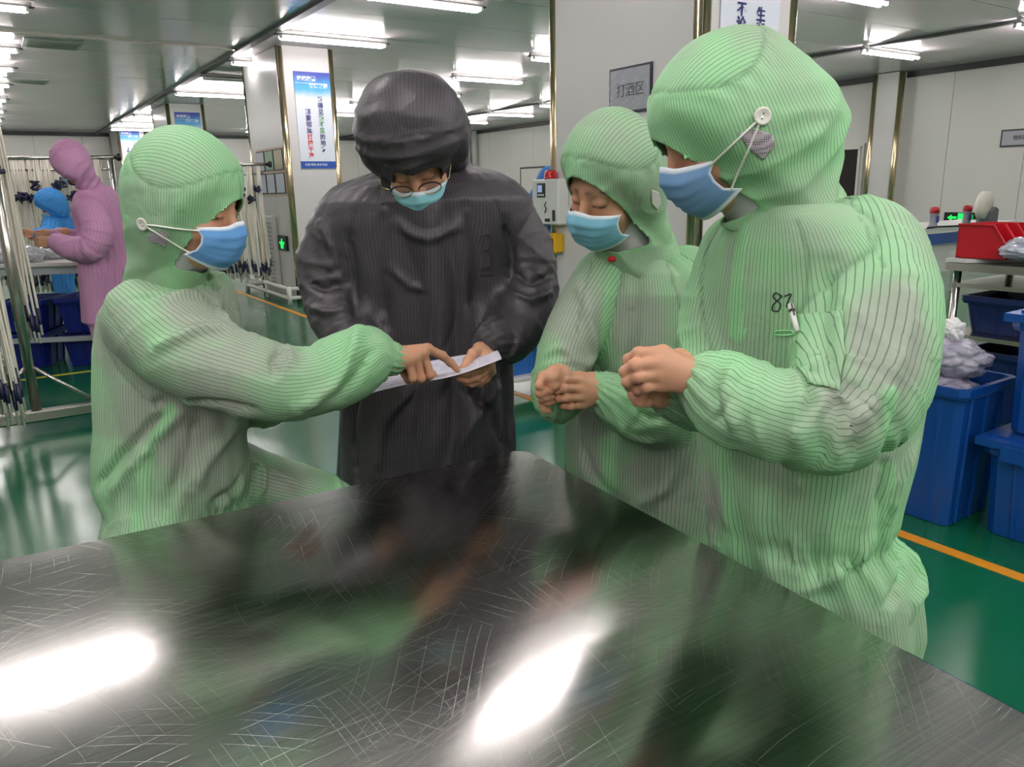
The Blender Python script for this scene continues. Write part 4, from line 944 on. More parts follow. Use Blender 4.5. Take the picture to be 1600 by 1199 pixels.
class Head:
    def __init__(s, c, face, pitch, roll=0., sc=1.):
        fx, fy = np.array(face)/math.hypot(*face); p = math.radians(pitch); s.c = np.asarray(c, float); s.sc = sc
        s.F = np.array([math.cos(p)*fx, math.cos(p)*fy, -math.sin(p)]); L = np.array([-fy, fx, 0.]); U_ = np.cross(s.F, L); r = math.radians(roll)
        s.L = L*math.cos(r)+U_*math.sin(r); s.U = U_*math.cos(r)-L*math.sin(r)
    def w(s, l, f, u): return s.c+s.sc*(np.multiply.outer(np.asarray(l, float), s.L)+np.multiply.outer(np.asarray(f, float), s.F)+np.multiply.outer(np.asarray(u, float), s.U))
    def loc(s, P): q = (P-s.c)/s.sc; return np.stack([q@s.L, q@s.F, q@s.U], 1)
    def skin(s, neck):
        nl = s.loc(np.array([neck]))[0]; B = {}
        def f(P):
            q = s.loc(P); m = q.copy(); m[:, 0] = np.abs(m[:, 0])
            d = ell(q, (0, -.012, .035), (.076, .096, .086)); d = smin(d, ell(q, (0, .024, -.03), (.062, .066, .088)), .03)
            d = smin(d, ell(q, (0, .05, -.088), (.040, .038, .030)), .025)
            d = smin(d, seg(m, np.array([0, .084, .024]), np.array([.045, .068, .022]), .011, .010)[0], .014)
            d = smin(d, np.linalg.norm(m-[.040, .058, -.036], axis=1)-.026, .02)
            d = -smin(-d, np.linalg.norm(m-[.032, .104, .002], axis=1)-.020, .010)
            d = smin(d, ell(m, (.031, .076, .000), (.0155, .0135, .0115)), .005)
            d = smin(d, seg(q, np.array([0, .084, .018]), np.array([0, .108, -.030]), .0075, .0115)[0], .010)
            d = smin(d, np.linalg.norm(m-[.012, .098, -.034], axis=1)-.008, .006)
            d = smin(d, seg(q, np.array([-.02, .090, -.062]), np.array([.02, .090, -.062]), .008, .008)[0], .008)
            d = smin(d, ell(m, (.080, -.008, -.008), (.010, .020, .032)), .006)
            d = smin(d, seg(q, np.array([0, -.022, -.05]), nl, .052, .052)[0], .02)
            return d*s.sc
        al = np.vstack([s.w([-.1, .1]*4, [-.12, -.12, .13, .13]*2, [-.13]*4+[.13]*4), neck])
        V, Fq = nets(f, al.min(0)-.02, al.max(0)+.02, .0040); V = relax(V, Fq, 1, .3); q = s.loc(V); m = q.copy(); m[:, 0] = np.abs(m[:, 0])
        b = np.minimum(seg(m, np.array([.014, .095, .026]), np.array([.036, .092, .031]), 0, 0)[0], seg(m, np.array([.036, .092, .031]), np.array([.054, .072, .024]), 0, 0)[0]); hair = .85*np.clip(1.4-b/.0058, 0, 1)
        ll = seg(m, np.array([.019, .088, -.0065]), np.array([.032, .090, -.009]), 0, 0)[0]; ll = np.minimum(ll, seg(m, np.array([.032, .090, -.009]), np.array([.046, .080, -.006]), 0, 0)[0]); hair = np.maximum(hair, .95*np.clip(1.5-ll/.0032, 0, 1))
        hair = np.maximum(hair, np.clip((.5-np.abs(q[:, 1]+.2)/.5)*2, 0, 1)*(q[:, 2] > .02)*np.clip((q[:, 2]-.07+(.05-q[:, 1])*.4)/.01, 0, 1))
        return V, Fq, .25*np.exp(-((np.abs(q[:, 0])-.035)/.03)**2-((q[:, 2]+.03)/.03)**2), hair
    def mask(s, parent, m, drop=0., bulge=1.):
        nu, nv = 41, 25; G = []; band = []
        for j in range(nv):
            v = j/(nv-1); row = []
            for i in range(nu):
                u = -1+2*i/(nu-1); a = u*1.16
                zz = -.014-drop-.098*v+.010*math.exp(-(u/.22)**2)*(1-v)-.016*abs(u)**1.5*(1-v)+.024*u*u*v
                ff = np.interp(v, [0, .22, .45, .75, 1], [.112, .128, .127, .118, .096])*1.0+.007*math.exp(-(u/.13)**2)*(1-v)**2
                f = ff-.088*(1-math.cos(a))*bulge; x = .074*math.sin(a)
                if .28 < v < .86: f += .0030*(((v-.28)/.58*3) % 1.0-.5)*(1-u*u)
                f += .0012*math.sin(9*u+7*v)
                row.append(s.w(x, f, zz)); band.append(1. if v < .075 or v > .95 or abs(u) > .965 else 0.)
            G.append(row)
        G = np.array(G); Fq = np.array([(j*nu+i, j*nu+i+1, (j+1)*nu+i+1, (j+1)*nu+i) for j in range(nv-1) for i in range(nu-1)])
        o = mesh_obj('face_mask', G.reshape(-1, 3), Fq, m, parent, dict(band=band)); solidify(o, .0018, 0); s.mk = G; return o
    def hood(s, parent, m, neck, rad=(.106, .124, .140), cen=(0, -.006, .022), cut=(.086, .50), bottom=-.150, nr=(.078, .085), h=.0055, seed=3, wave=1., crown=.055, k=.05, top=9., pull=.014, bs=6, pouch=None):
        nl = s.loc(np.array([neck]))[0]
        def f(P):
            q = s.loc(P); d = ell(q, cen, rad); d = smin(d, seg(q, np.array([0, -.016, -.07]), nl, nr[0], nr[1])[0], k)
            if pouch: d = smin(d, ell(q, *pouch), .05)
            return d*s.sc
        al = np.vstack([s.w([-.16, .16]*4, [-.17, -.17, .17, .17]*2, [-.2]*4+[.2]*4), neck-[.1, .1, .1], neck+[.1, .1, .02]])
        V, Fq = nets(f, al.min(0), al.max(0), h); V = relax(V, Fq, 1, .4); q = s.loc(V); N = vnormals(V, Fq)
        ph = q[:, 1]*58+16*np.sin(q[:, 2]*14+seed)+5*nz(q, 22, seed); dsp = wave*(.0042*nz(q, 26, seed+2)+.0028*(1-np.abs(np.sin(ph*.4)))*nz(q, 15, seed+5)); lowz = np.clip((-.02-q[:, 2])/.06, 0, 1)
        phn = q[:, 2]*95+9*q[:, 0]*10+5*nz(q, 14, seed+9); dsp += wave*lowz*.0055*((1-np.abs(np.sin(phn*.5)))-.4)
        crownf = q[:, 2]-(crown+.9*(q[:, 1]+.01)**2*6); sm = np.exp(-(crownf/.0035)**2)*(q[:, 2] > 0)
        dsp -= .002*sm; dsp += .0016*np.sin(q[:, 1]*190+q[:, 0]*150)*np.exp(-((crownf+.012)/.012)**2)
        V = V+N*dsp[:, None]
        def g(P):
            q = s.loc(P); return np.minimum(np.minimum(q[:, 1]-(cut[0]+cut[1]*q[:, 2]), q[:, 2]-bottom), top-q[:, 2]-1.2*q[:, 0]**2)
        gv = g(V); ed = np.clip((gv+.055)/.055, 0, 1); ed = ed*ed*(3-2*ed); V = V-N*(pull*ed*np.clip(np.abs(q[:, 0])/.06, .15, 1))[:, None]; gv = g(V); keep = (gv[Fq] < 0).any(1)
        Fk = Fq[keep]; bad = np.where(gv > 0)[0]
        for _ in range(4):
            e = 1e-4; gr_ = np.stack([(g(V[bad]+np.eye(3)[i]*e)-g(V[bad]))/e for i in range(3)], 1); t = gr_-(gr_*N[bad]).sum(1, keepdims=True)*N[bad]; t2 = (t*t).sum(1, keepdims=True)+.02
            V[bad] = V[bad]-np.clip(g(V[bad])[:, None]*t/t2, -.006, .006)
        used = np.unique(Fk); mp = -np.ones(len(V), int); mp[used] = np.arange(len(used)); Fk = mp[Fk]; V = V[used]; q = q[used]; sm = sm[used]; cf = crownf[used]; gv = gv[used]
        E_ = np.sort(np.vstack([Fk[:, [k, (k+1) % 4]] for k in range(4)]), 1); Eu, ct_ = np.unique(E_, axis=0, return_counts=True); Eb = Eu[ct_ == 1]
        for _ in range(bs):
            S_ = np.zeros_like(V); c_ = np.zeros(len(V)); np.add.at(S_, Eb[:, 0], V[Eb[:, 1]]); np.add.at(S_, Eb[:, 1], V[Eb[:, 0]]); np.add.at(c_, Eb[:, 0], 1); np.add.at(c_, Eb[:, 1], 1); b_ = c_ > 1; V[b_] = .5*V[b_]+.5*S_[b_]/c_[b_, None]
        fc = cf[Fk].mean(1) > 0; lat = np.arctan2(q[:, 0], np.abs(q[:, 2]+.03))*.15; fwd = np.arctan2(np.abs(q[:, 0]), q[:, 1]+.10*q[:, 2])*.15
        sc = np.where(fc[:, None], lat[Fk], fwd[Fk])
        edge = np.exp(-((gv+.004)/.006)**2); grey = np.clip(.5*nz(q, 9, seed+21), 0, .6)
        s.hoodo = mesh_obj('hood', V, Fk, m, parent, dict(seam=sm, grey=grey, bright=edge*.9), dict(s=sc)); md = solidify(s.hoodo, .004, -1)
        s.hbvh = BVHTree.FromPolygons([tuple(v) for v in V], [tuple(int(i) for i in f) for f in Fk]); return s.hoodo
def inner_collar(parent, H, neck, r=.062):
    a = H.w(0, .004, -.085); b = np.array(neck)
    V, Fq = nets(lambda P: seg(P, a, b, r*.92, r*1.15)[0], np.minimum(a, b)-.1, np.maximum(a, b)+.1, .008); mesh_obj('inner_collar', V, Fq, M_inner, parent)
def core(limbs, neck, pelvis):
    ch = []
    for l in limbs:
        for i in range(0, len(l.p)-1): ch.append((l.p[i], l.p[i+1], min(.045, l.r[i]*.5), min(.045, l.r[i+1]*.5)))
    top = np.array(neck)-[0, 0, .12]; pelvis = np.array(pelvis); ch += [(np.array(neck), top, .045, .05), (top, pelvis, .075, .085)]
    for l in limbs: a = l.p[0]; ch.append((a, top if a[2] > pelvis[2]+.15 else pelvis, .04, .05))
    P = np.array([c[0] for c in ch]+[c[1] for c in ch])
    def f(Q):
        d = np.full(len(Q), 9.)
        for a, b, ra, rb in ch: d = np.minimum(d, seg(Q, a, b, ra, rb)[0])
        return d
    V, Fq = nets(f, P.min(0)-.12, P.max(0)+.12, .014); z = np.zeros(len(V)); return V, Fq, z, z
def body_obj(parent, pieces):
    Vs, Fs, A, B_, n = [], [], [], [], 0
    for V, Fq, red, hair in pieces: Vs.append(V); Fs.append(Fq+n); A.append(red); B_.append(hair); n += len(V)
    return mesh_obj('body', np.vstack(Vs), np.vstack(Fs), M_skin, parent, dict(red=np.concatenate(A), hair=np.concatenate(B_)))
def legs(hipz, cx, cy, face, spread=.10, r=(.105, .085, .075), fwd=0., kneef=.03):
    f = np.array(face)/math.hypot(*face); l = np.array([-f[1], f[0]]); out = []
    for sg_ in (-1, 1):
        h_ = np.array([cx, cy])+l*sg_*spread; out.append(Limb([(*h_, hipz, r[0]), (*(h_+f*kneef), .50, r[1]), (*(h_+f*fwd), .14, r[2]), (*(h_+f*fwd), .06, r[2]*.8)], world=True, k=.05, name='leg', cuff=True, wr=.8))
    return out
M_boot = mat('white rubber sole boot', (214,216,214), .5)
def boots(parent, limbs, face):
    f = np.array([*face, 0.]); f /= np.linalg.norm(f)
    for l in limbs:
        e = l.p[-1]*[1, 1, 0]; a = e-f*.05+[0, 0, .05]; b = e+f*.06+[0, 0, .045]; c_ = e+f*.145+[0, 0, .034]
        fn = lambda P: np.maximum(smin(smin(seg(P, a, b, .044, .044)[0], seg(P, b, c_, .044, .030)[0], .02), seg(P, a, e+[0, 0, .12], .044, .048)[0], .02), .002-P[:, 2])
        V, Fq = nets(fn, e-[.2, .2, .03], e+[.2, .2, .18], .008); mesh_obj('boot', V, Fq, M_boot, parent)
# ================================================================== the four people round the table
def base_at(Y, x, y): p = aty(x, y, Y); return np.array([p[0], p[1], 0.])
def _sh(h, dx, dy, dY): return {k: ([[(a+dx, b+dy, c+dY) for a, b, c in ch] for ch in v] if k == 'fingers' else (v if k == 's' else (v[0]+dx, v[1]+dy, v[2]+dY))) for k, v in h.items()}
# ---------------------------------------------------------------- worker in green pointing at the paper (left)
LW = thing('person', base_at(1.68, 270, 600), 'person in pale green hooded coverall pointing at the paper from the left side', 'person')
lwf = (.985, -.17)
t = Torso([(428, 236, 348, 1.68), (442, 202, 358), (458, 178, 364), (485, 160, 370), (540, 154, 376), (600, 154, 378), (660, 157, 381), (715, 151, 384), (750, 151, 384), (790, 166, 380), (825, 160, 388)], 1.68, lwf, q=1.22)
t.waist = aty(200, 790, 1.68)[2]
ra_ = Limb([(236, 500, 1.60, .092), (292, 548, 1.54, .095), (345, 572, 1.52, .088), (400, 588, 1.51, .080), (442, 600, 1.52, .078), (500, 594, 1.54, .071), (542, 574, 1.57, .077), (572, 557, 1.59, .064), (596, 558, 1.60, .043), (612, 561, 1.61, .034)], k=.035, wr=.9)
la_ = Limb([(270, 480, 1.80, .080), (330, 585, 1.85, .074), (378, 628, 1.82, .056), (418, 638, 1.76, .044), (428, 634, 1.74, .034)], k=.03)
hx = aty(258, 800, 1.68)
lg = [Limb([(hx[0]+.02, hx[1]-.08, .66, .105), (hx[0]+.03, hx[1]-.08, .48, .09), (hx[0]+.0, hx[1]-.08, .14, .078), (hx[0], hx[1]-.08, .06, .062)], world=True, k=.05, name='leg', wr=.8),
      Limb([(hx[0]+.06, hx[1]+.09, .78, .10), (*aty(400, 752, 1.83), .082), (*aty(520, 790, 1.88), .070), (*(aty(540, 800, 1.90)*[1, 1, 0]+[0, 0, .45]), .075), (*(aty(535, 800, 1.90)*[1, 1, 0]+[0, 0, .14]), .075), (*(aty(535, 800, 1.90)*[1, 1, 0]+[0, 0, .06]), .062)], world=True, k=.04, name='leg', wr=1.)]
S1 = Suit(LW, t, [ra_, la_]+lg, M_green_dim, h=.006, seed=2, wave=.9).mesh()
S1.sculpt([('b', [(215, 830), (222, 760), (240, 690), (268, 640)], .014), ('s', [(140, 480), (165, 545), (205, 600), (243, 636)], .003), ('s', [(160, 475), (190, 520), (225, 590), (243, 636)], .002),
    ('f', [(150, 760), (200, 700), (262, 640)], .009, -.010), ('f', [(172, 775), (230, 700), (290, 640)], .012, .007),
    ('f', [(240, 545), (300, 520), (345, 512)], .012, .010), ('f', [(430, 585), (428, 560), (442, 540)], .007, -.010), ('f', [(438, 540), (455, 560), (440, 590)], .009, .007),
    ('f', [(560, 512), (545, 560), (520, 600), (470, 640)], .013, .010), ('f', [(585, 540), (560, 585), (530, 615)], .010, -.007), ('f', [(535, 540), (525, 580), (500, 610)], .010, -.006),
    ('f', [(255, 470), (300, 460), (340, 475), (365, 500)], .010, .009), ('f', [(320, 440), (345, 455), (372, 490)], .008, -.009), ('f', [(200, 468), (225, 464), (250, 462)], .006, -.006),
    ('f', [(235, 632), (320, 628), (400, 640)], .008, -.008), ('f', [(380, 650), (340, 700), (300, 760)], .016, .009), ('f', [(388, 720), (372, 760), (330, 790)], .012, -.009), ('f', [(310, 650), (290, 720), (262, 790)], .014, -.008),
    ('f', [(400, 720), (412, 745), (408, 775)], .008, .008), ('f', [(418, 735), (440, 745), (470, 760)], .009, .006)])
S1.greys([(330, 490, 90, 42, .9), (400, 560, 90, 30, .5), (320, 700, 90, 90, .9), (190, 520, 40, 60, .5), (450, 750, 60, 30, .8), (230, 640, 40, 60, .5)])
S1.finish()
nk = aty(258, 436, 1.68)
H1 = Head(aty(293, 318, 1.60), (.99, -.13), 16, 0, 1.0); inner_collar(LW, H1, nk+[0, 0, -.02])
H1.hood(LW, M_green_dim, nk+[0, 0, -.03], rad=(.110, .124, .130), cen=(0, -.010, .020), cut=(.086, .60), bottom=-.128, nr=(.086, .086), crown=.034, seed=3)
H1.mask(LW, mask_mat('blue mask', (98,152,206)))
hand1 = dict(wrist=(612, 561, 1.61), arm=(560, 572, 1.58), s=1.2, fingers=[
    [(632, 574, 1.66), (648, 586, 1.69), (664, 588, 1.71), (676, 586, 1.715)],
    [(668, 545, 1.665), (691, 556, 1.690), (704, 567, 1.705), (714, 577, 1.712)],
    [(660, 551, 1.645), (672, 586, 1.652), (664, 592, 1.680), (652, 584, 1.685)],
    [(650, 557, 1.625), (658, 591, 1.632), (650, 595, 1.658), (640, 586, 1.665)],
    [(639, 562, 1.612), (645, 591, 1.616), (638, 594, 1.638), (631, 586, 1.645)]])
hand1b = dict(wrist=(440, 650, 1.74), arm=(400, 654, 1.79), s=.95, fingers=[
    [(452, 640, 1.72), (464, 636, 1.71), (474, 640, 1.70)], [(472, 645, 1.71), (488, 652, 1.70), (492, 662, 1.70)], [(472, 651, 1.72), (490, 659, 1.71), (492, 669, 1.71)], [(470, 658, 1.735), (486, 667, 1.73), (487, 675, 1.73)], [(466, 663, 1.745), (479, 671, 1.74), (480, 678, 1.74)]])
body_obj(LW, [core(S1.limbs, nk-[0, 0, .02], (hx[0], hx[1], .84)), H1.skin(nk+[0, 0, -.05]), make_hand(hand1), make_hand(_sh(hand1b, -12, -26, 0))])
boots(LW, lg, lwf)
def loops(H, bt, m1, m2, parent, r=.0018, rb=.0125):
    b = ray_on(H.hbvh, *bt, .002); d = (CC-b)/np.linalg.norm(CC-b); n = H.hbvh.ray_cast(Vector(CC), Vector(-d))[1]; n = np.array(n); n = n if n@d > 0 else -n
    bo = MB().lathe(b, [(.003, 0), (rb*.9, .0), (rb, .0012), (rb, .003), (rb*.8, .0036), (rb*.7, .0028), (.001, .0028)], 24, axis=n).build('ear_button', M_button, parent, smooth=True)
    for s_ in ((-.2, .2), (.2, -.2)): MB().lathe(b+n*.0028+(H.F*s_[0]+H.U*s_[1])*rb, [(.0012, 0), (.0012, .0004)], 8, axis=n).build('thread_hole', M_ink, bo)
    for (px_, py_), end in (m1, m2):
        P = [b+n*.002]; px_, py_, _k = proj(end)
        for t_ in (.25, .5, .75):
            x = bt[0]+(px_-bt[0])*t_; y = bt[1]+(py_-bt[1])*t_; p = ray_on(H.hbvh, x, y, .003); P.append(p if p is not None else b+(end-b)*t_)
        P.append(end); P = np.array(P); L_ = P.copy()
        for i in range(1, 4): L_[i] = (P[i]+ (P[0]+(P[-1]-P[0])*i/4))/2 if np.linalg.norm(P[i]-(P[0]+(P[-1]-P[0])*i/4)) < .004 else P[i]
        MB().tube(spline(L_, 5), r, 6).build('ear_loop', M_loop, parent, smooth=True)
loops(H1, (224, 350), ((312, 381), H1.mk[2, 1]), ((298, 408), H1.mk[21, 1]), LW)
patch(H1.hbvh, [(232, 368), (250, 360), (264, 366), (258, 388), (250, 380), (236, 378)], .0015, 'air_mesh_patch', M_mesh, LW, thick=.001)
# ---------------------------------------------------------------- person in the dark coverall (second from left)
MN = thing('person', base_at(2.10, 668, 600), 'person in charcoal hooded coverall with glasses, head bowed, holding the paper', 'person')
mnf = (-.06, -1.)
t = Torso([(250, 610, 720, 2.12), (264, 588, 745, 2.12), (274, 556, 778), (288, 522, 802), (312, 500, 826), (345, 500, 828), (390, 510, 818), (450, 526, 806), (520, 530, 806), (600, 528, 808), (700, 525, 810), (760, 524, 812)], 2.10, mnf, q=.62)
ra_ = Limb([(548, 345, 2.10, .082), (512, 395, 2.08, .076), (511, 450, 2.05, .075), (528, 505, 1.98, .070), (560, 545, 1.90, .058), (575, 562, 1.85, .042), (580, 566, 1.84, .034)], k=.055, wr=1.)
la_ = Limb([(780, 345, 2.10, .084), (815, 390, 2.08, .078), (826, 440, 2.05, .075), (818, 490, 1.98, .074), (795, 525, 1.92, .070), (772, 528, 1.88, .060), (760, 534, 1.865, .042), (755, 540, 1.86, .034)], k=.055, wr=1.)
hx = aty(668, 700, 2.10); lg = legs(.86, hx[0], hx[1], mnf, .10, r=(.12, .095, .085))
S2 = Suit(MN, t, [ra_, la_]+lg, M_black_suit, h=.0065, seed=5, wave=1.15).mesh()
S2.sculpt([('b', [(676, 330), (672, 450), (664, 560), (655, 700), (652, 745)], .016), ('s', [(742, 270), (772, 312), (792, 360), (800, 410)], .003), ('s', [(590, 285), (560, 320), (545, 370), (540, 420)], .003),
    ('f', [(600, 330), (590, 400), (598, 500)], .022, -.008), ('f', [(730, 330), (745, 420), (735, 520)], .02, -.008), ('f', [(640, 610), (600, 660), (590, 740)], .016, .010), ('f', [(720, 600), (760, 640), (790, 700)], .014, -.010), ('f', [(780, 600), (740, 660), (700, 740)], .016, .009),
    ('f', [(560, 600), (548, 670), (555, 745)], .014, -.012), ('f', [(800, 420), (830, 440), (862, 430)], .010, -.010), ('f', [(795, 460), (830, 470), (860, 455)], .010, .010), ('f', [(790, 350), (800, 400), (788, 450)], .013, -.012),
    ('f', [(480, 440), (510, 450), (540, 440)], .010, -.010), ('f', [(485, 480), (520, 490), (545, 480)], .010, .009), ('f', [(545, 370), (550, 430), (560, 500)], .013, -.010), ('f', [(500, 350), (520, 390), (515, 430)], .012, .008),
    ('f', [(620, 350), (668, 372), (720, 350)], .012, .008), ('f', [(610, 420), (640, 445), (665, 450)], .010, .006)])
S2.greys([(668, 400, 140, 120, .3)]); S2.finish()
nk = aty(664, 268, 2.10)
H2 = Head(aty(649, 238, 1.98), (.06, -1.), 46, 9, 1.04); inner_collar(MN, H2, nk)
H2.hood(MN, M_black_suit, nk+[0, .0, -.04], rad=(.132, .136, .155), cen=(.010, -.004, .048), cut=(.080, .36), bottom=-.15, nr=(.095, .110), crown=.070, seed=8, wave=2.3, k=.05, top=.046, pull=.026, bs=40)
H2.mask(MN, mask_mat('aqua mask', (140,204,214)), drop=.006)
# glasses
gl = MB(); rimz = -.008
def lens_ring(sg): return [H2.w(sg*(.033+.026*math.cos(a_)), .116-.006*abs(.033+.026*math.cos(a_))/.06, rimz+.0175*math.sin(a_)*(1 if math.sin(a_) > 0 else 1.05)) for a_ in np.linspace(0, 2*math.pi, 29)]
M_gold = mat('gold spectacle metal', (196,176,130), .25, 1.); M_blackrim = mat('dark spectacle rim', (24,24,28), .3)
sp_ = MB()
for sg in (-1, 1): sp_.tube(lens_ring(sg), .0014, 6, caps=False)
sp_.tube([H2.w(-.008, .118, -.002), H2.w(0, .121, .001), H2.w(.008, .118, -.002)], .0012, 6)
spo = sp_.build('spectacles', M_gold, MN, smooth=True)
for sg in (-1, 1):
    MB().tube(lens_ring(sg)[1:14], .0021, 6).build('brow_rim', M_blackrim, spo, smooth=True)
    R_ = lens_ring(sg)[:-1]; c_ = np.mean(R_, 0); MB().add([c_]+R_, [(0, 1+i, 1+(i+1) % len(R_)) for i in range(len(R_))]).build('lens', mat('spectacle lens', (240,244,246), .03, alpha=.16, spec=.8), spo)
    MB().tube([H2.w(sg*.060, .110, rimz+.008), H2.w(sg*.079, .098, rimz+.008), H2.w(sg*.086, .03, rimz+.006), H2.w(sg*.084, -.02, rimz)], .0018, 6).build('temple', M_gold, spo, smooth=True)
hand2 = dict(wrist=(757, 541, 1.858), arm=(785, 525, 1.92), s=1.08, fingers=[
    [(748, 545, 1.822), (738, 553, 1.790), (731, 564, 1.765), (725, 574, 1.748)],
    [(762, 571, 1.79), (744, 581, 1.765), (728, 584, 1.75), (716, 583, 1.742)],
    [(764, 576, 1.80), (746, 590, 1.77), (730, 594, 1.757), (717, 592, 1.75)],
    [(766, 580, 1.815), (752, 594, 1.79), (738, 600, 1.775), (726, 598, 1.765)],
    [(769, 581, 1.835), (760, 593, 1.815), (750, 600, 1.80), (741, 600, 1.79)]])
hand2b = dict(wrist=(592, 579, 1.822), arm=(570, 552, 1.88), s=1.08, fingers=[
    [(602, 578, 1.79), (612, 580, 1.765), (621, 583, 1.745), (628, 586, 1.735)],
    [(604, 600, 1.785), (618, 604, 1.765), (630, 603, 1.75), (640, 601, 1.742)], [(601, 604, 1.795), (614, 610, 1.775), (626, 610, 1.76), (635, 608, 1.752)], [(598, 607, 1.81), (609, 615, 1.79), (620, 616, 1.775), (629, 614, 1.768)], [(595, 608, 1.825), (604, 616, 1.808), (612, 618, 1.795), (619, 617, 1.788)]])
body_obj(MN, [core(S2.limbs, nk-[0, 0, .02], (hx[0], hx[1], .84)), H2.skin(nk+[0, .02, -.06]), make_hand(hand2), make_hand(_sh(hand2b, -13, -14, .015))]); boots(MN, lg, mnf)
on_tube(S2.bvh, [(751, 371), (762, 367), (767, 375), (764, 388), (757, 393), (766, 397), (768, 410), (762, 417), (752, 419)], .0019, 'marker_digit', M_ink, MN, off=.0005)
on_tube(S2.bvh, [(751, 422), (772, 421)], .0015, 'marker_stroke', M_ink, MN); on_tube(S2.bvh, [(750, 430), (772, 429)], .0015, 'marker_stroke', M_ink, MN)
# ---------------------------------------------------------------- paper
def pz(a, b):                                        # a along the sheet, b towards the dark suit
    p0, p1 = aty(566, 619, 1.63), aty(784, 563, 1.735); q0, q1 = aty(612, 566, 1.80), aty(776, 550, 1.85)
    p = (p0*(1-a)+p1*a)*(1-b)+(q0*(1-a)+q1*a)*b; p[2] += .012*math.sin(math.pi*a)*(-.35)+.022*max(0, a-.8)*5*max(0, a-.8)*2*b+.004*math.sin(7*a+3*b); return p
pa = MB().grid([[pz(i/28, j/16) for j in range(17)] for i in range(29)]).build('paper_sheet', mat('document paper', (226,224,238), .55), label='white printed sheet of paper held over the table by the dark suited person', cat='paper', smooth=True)
solidify(pa, .0006, 0)
prn = MB()
for j in range(9):
    b = .10+.085*j
    for a0 in np.arange(.06, .9, .11):
        if (j*7+int(a0*100)) % 5 == 0: continue
        q_ = [pz(a0, b), pz(a0+.085, b), pz(a0+.085, b+.022), pz(a0, b+.022)]; prn.add([x+[0, 0, .0009] for x in q_], [(0, 1, 2, 3)])
prn.build('print_lines', mat('faint print', (196,196,212), .6), pa)
# ---------------------------------------------------------------- worker in green next to the column (third)
MW = thing('person', base_at(1.80, 1000, 600), 'person in pale green coverall with clasped hands, next to the dark suited person', 'person')
mwf = (-.52, -.85)
t = Torso([(392, 940, 1052, 1.80), (405, 925, 1075), (420, 910, 1095), (450, 898, 1108), (520, 890, 1112), (600, 892, 1110), (700, 892, 1105), (750, 890, 1106), (830, 890, 1112)], 1.80, mwf, q=.72)
ra_ = Limb([(945, 436, 1.78, .072), (912, 490, 1.75, .068), (887, 545, 1.71, .064), (876, 592, 1.68, .062), (872, 618, 1.66, .060), (877, 612, 1.63, .050), (874, 600, 1.605, .034)], k=.03)
la_ = Limb([(1070, 440, 1.82, .085), (1092, 530, 1.79, .080), (1072, 622, 1.72, .076), (1020, 646, 1.655, .074), (980, 634, 1.62, .062), (957, 617, 1.605, .046), (947, 610, 1.60, .036)], k=.03)
hx = aty(1000, 760, 1.80); lg = legs(.86, hx[0], hx[1], mwf, .09)
S3 = Suit(MW, t, [ra_, la_]+lg, M_green_dim, h=.006, seed=9, wave=.9).mesh()
S3.sculpt([('b', [(958, 425), (948, 500), (938, 590), (942, 680), (955, 760)], .016), ('s', [(1040, 400), (1055, 450), (1068, 510)], .003), ('s', [(925, 410), (912, 460), (900, 520)], .003),
    ('f', [(1000, 420), (990, 500), (985, 570)], .014, -.007), ('f', [(905, 440), (925, 520), (930, 600)], .012, .006), ('f', [(850, 560), (875, 545), (900, 560)], .009, .007), ('f', [(980, 590), (1000, 640), (1040, 660)], .009, -.008), ('f', [(960, 650), (985, 680), (1030, 690)], .009, .006), ('f', [(1070, 700), (1040, 760), (1000, 790)], .014, .008), ('f', [(910, 690), (925, 740), (960, 780)], .013, -.007)])
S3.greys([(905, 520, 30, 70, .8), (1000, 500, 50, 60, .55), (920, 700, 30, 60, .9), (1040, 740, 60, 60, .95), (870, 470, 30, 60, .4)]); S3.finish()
nk = aty(1000, 402, 1.80)
H3 = Head(aty(955, 288, 1.72), (-.76, -.65), 25, -9, 1.0); inner_collar(MW, H3, nk+[0, 0, -.02])
H3.hood(MW, M_green_dim, nk+[0, 0, -.03], rad=(.110, .120, .136), cen=(0, -.010, .024), cut=(.066, .58), pull=.013, bottom=-.126, nr=(.090, .094), crown=.052, seed=12)
H3.mask(MW, mask_mat('pale blue mask', (128,188,212)))
patch(H3.hbvh, [(1017, 296), (1028, 300), (1032, 316), (1026, 328), (1018, 318)], .0015, 'air_mesh_patch', mat('pale patch', (206,204,200), .6), MW, thick=.001)
tg = ray_on(H3.hbvh, 957, 404, .004); tg = tg if tg is not None else ray_on(S3.bvh, 957, 404, .004)
MB().box(tg, (.018, .010, .012), .3, bevel=.003).build('collar_toggle', M_red, MW, smooth=True)
hand3 = dict(wrist=(946, 610, 1.60), arm=(985, 632, 1.625), s=1.06, fingers=[
    [(925, 592, 1.60), (905, 589, 1.59), (888, 588, 1.575), (876, 592, 1.57)],
    [(908, 594, 1.575), (884, 593, 1.548), (871, 598, 1.548), (866, 603, 1.562)],
    [(905, 607, 1.570), (882, 607, 1.542), (869, 610, 1.545), (866, 614, 1.560)],
    [(906, 621, 1.572), (885, 622, 1.545), (873, 623, 1.550), (870, 625, 1.562)],
    [(911, 634, 1.580), (892, 635, 1.556), (881, 634, 1.560), (878, 634, 1.570)]])
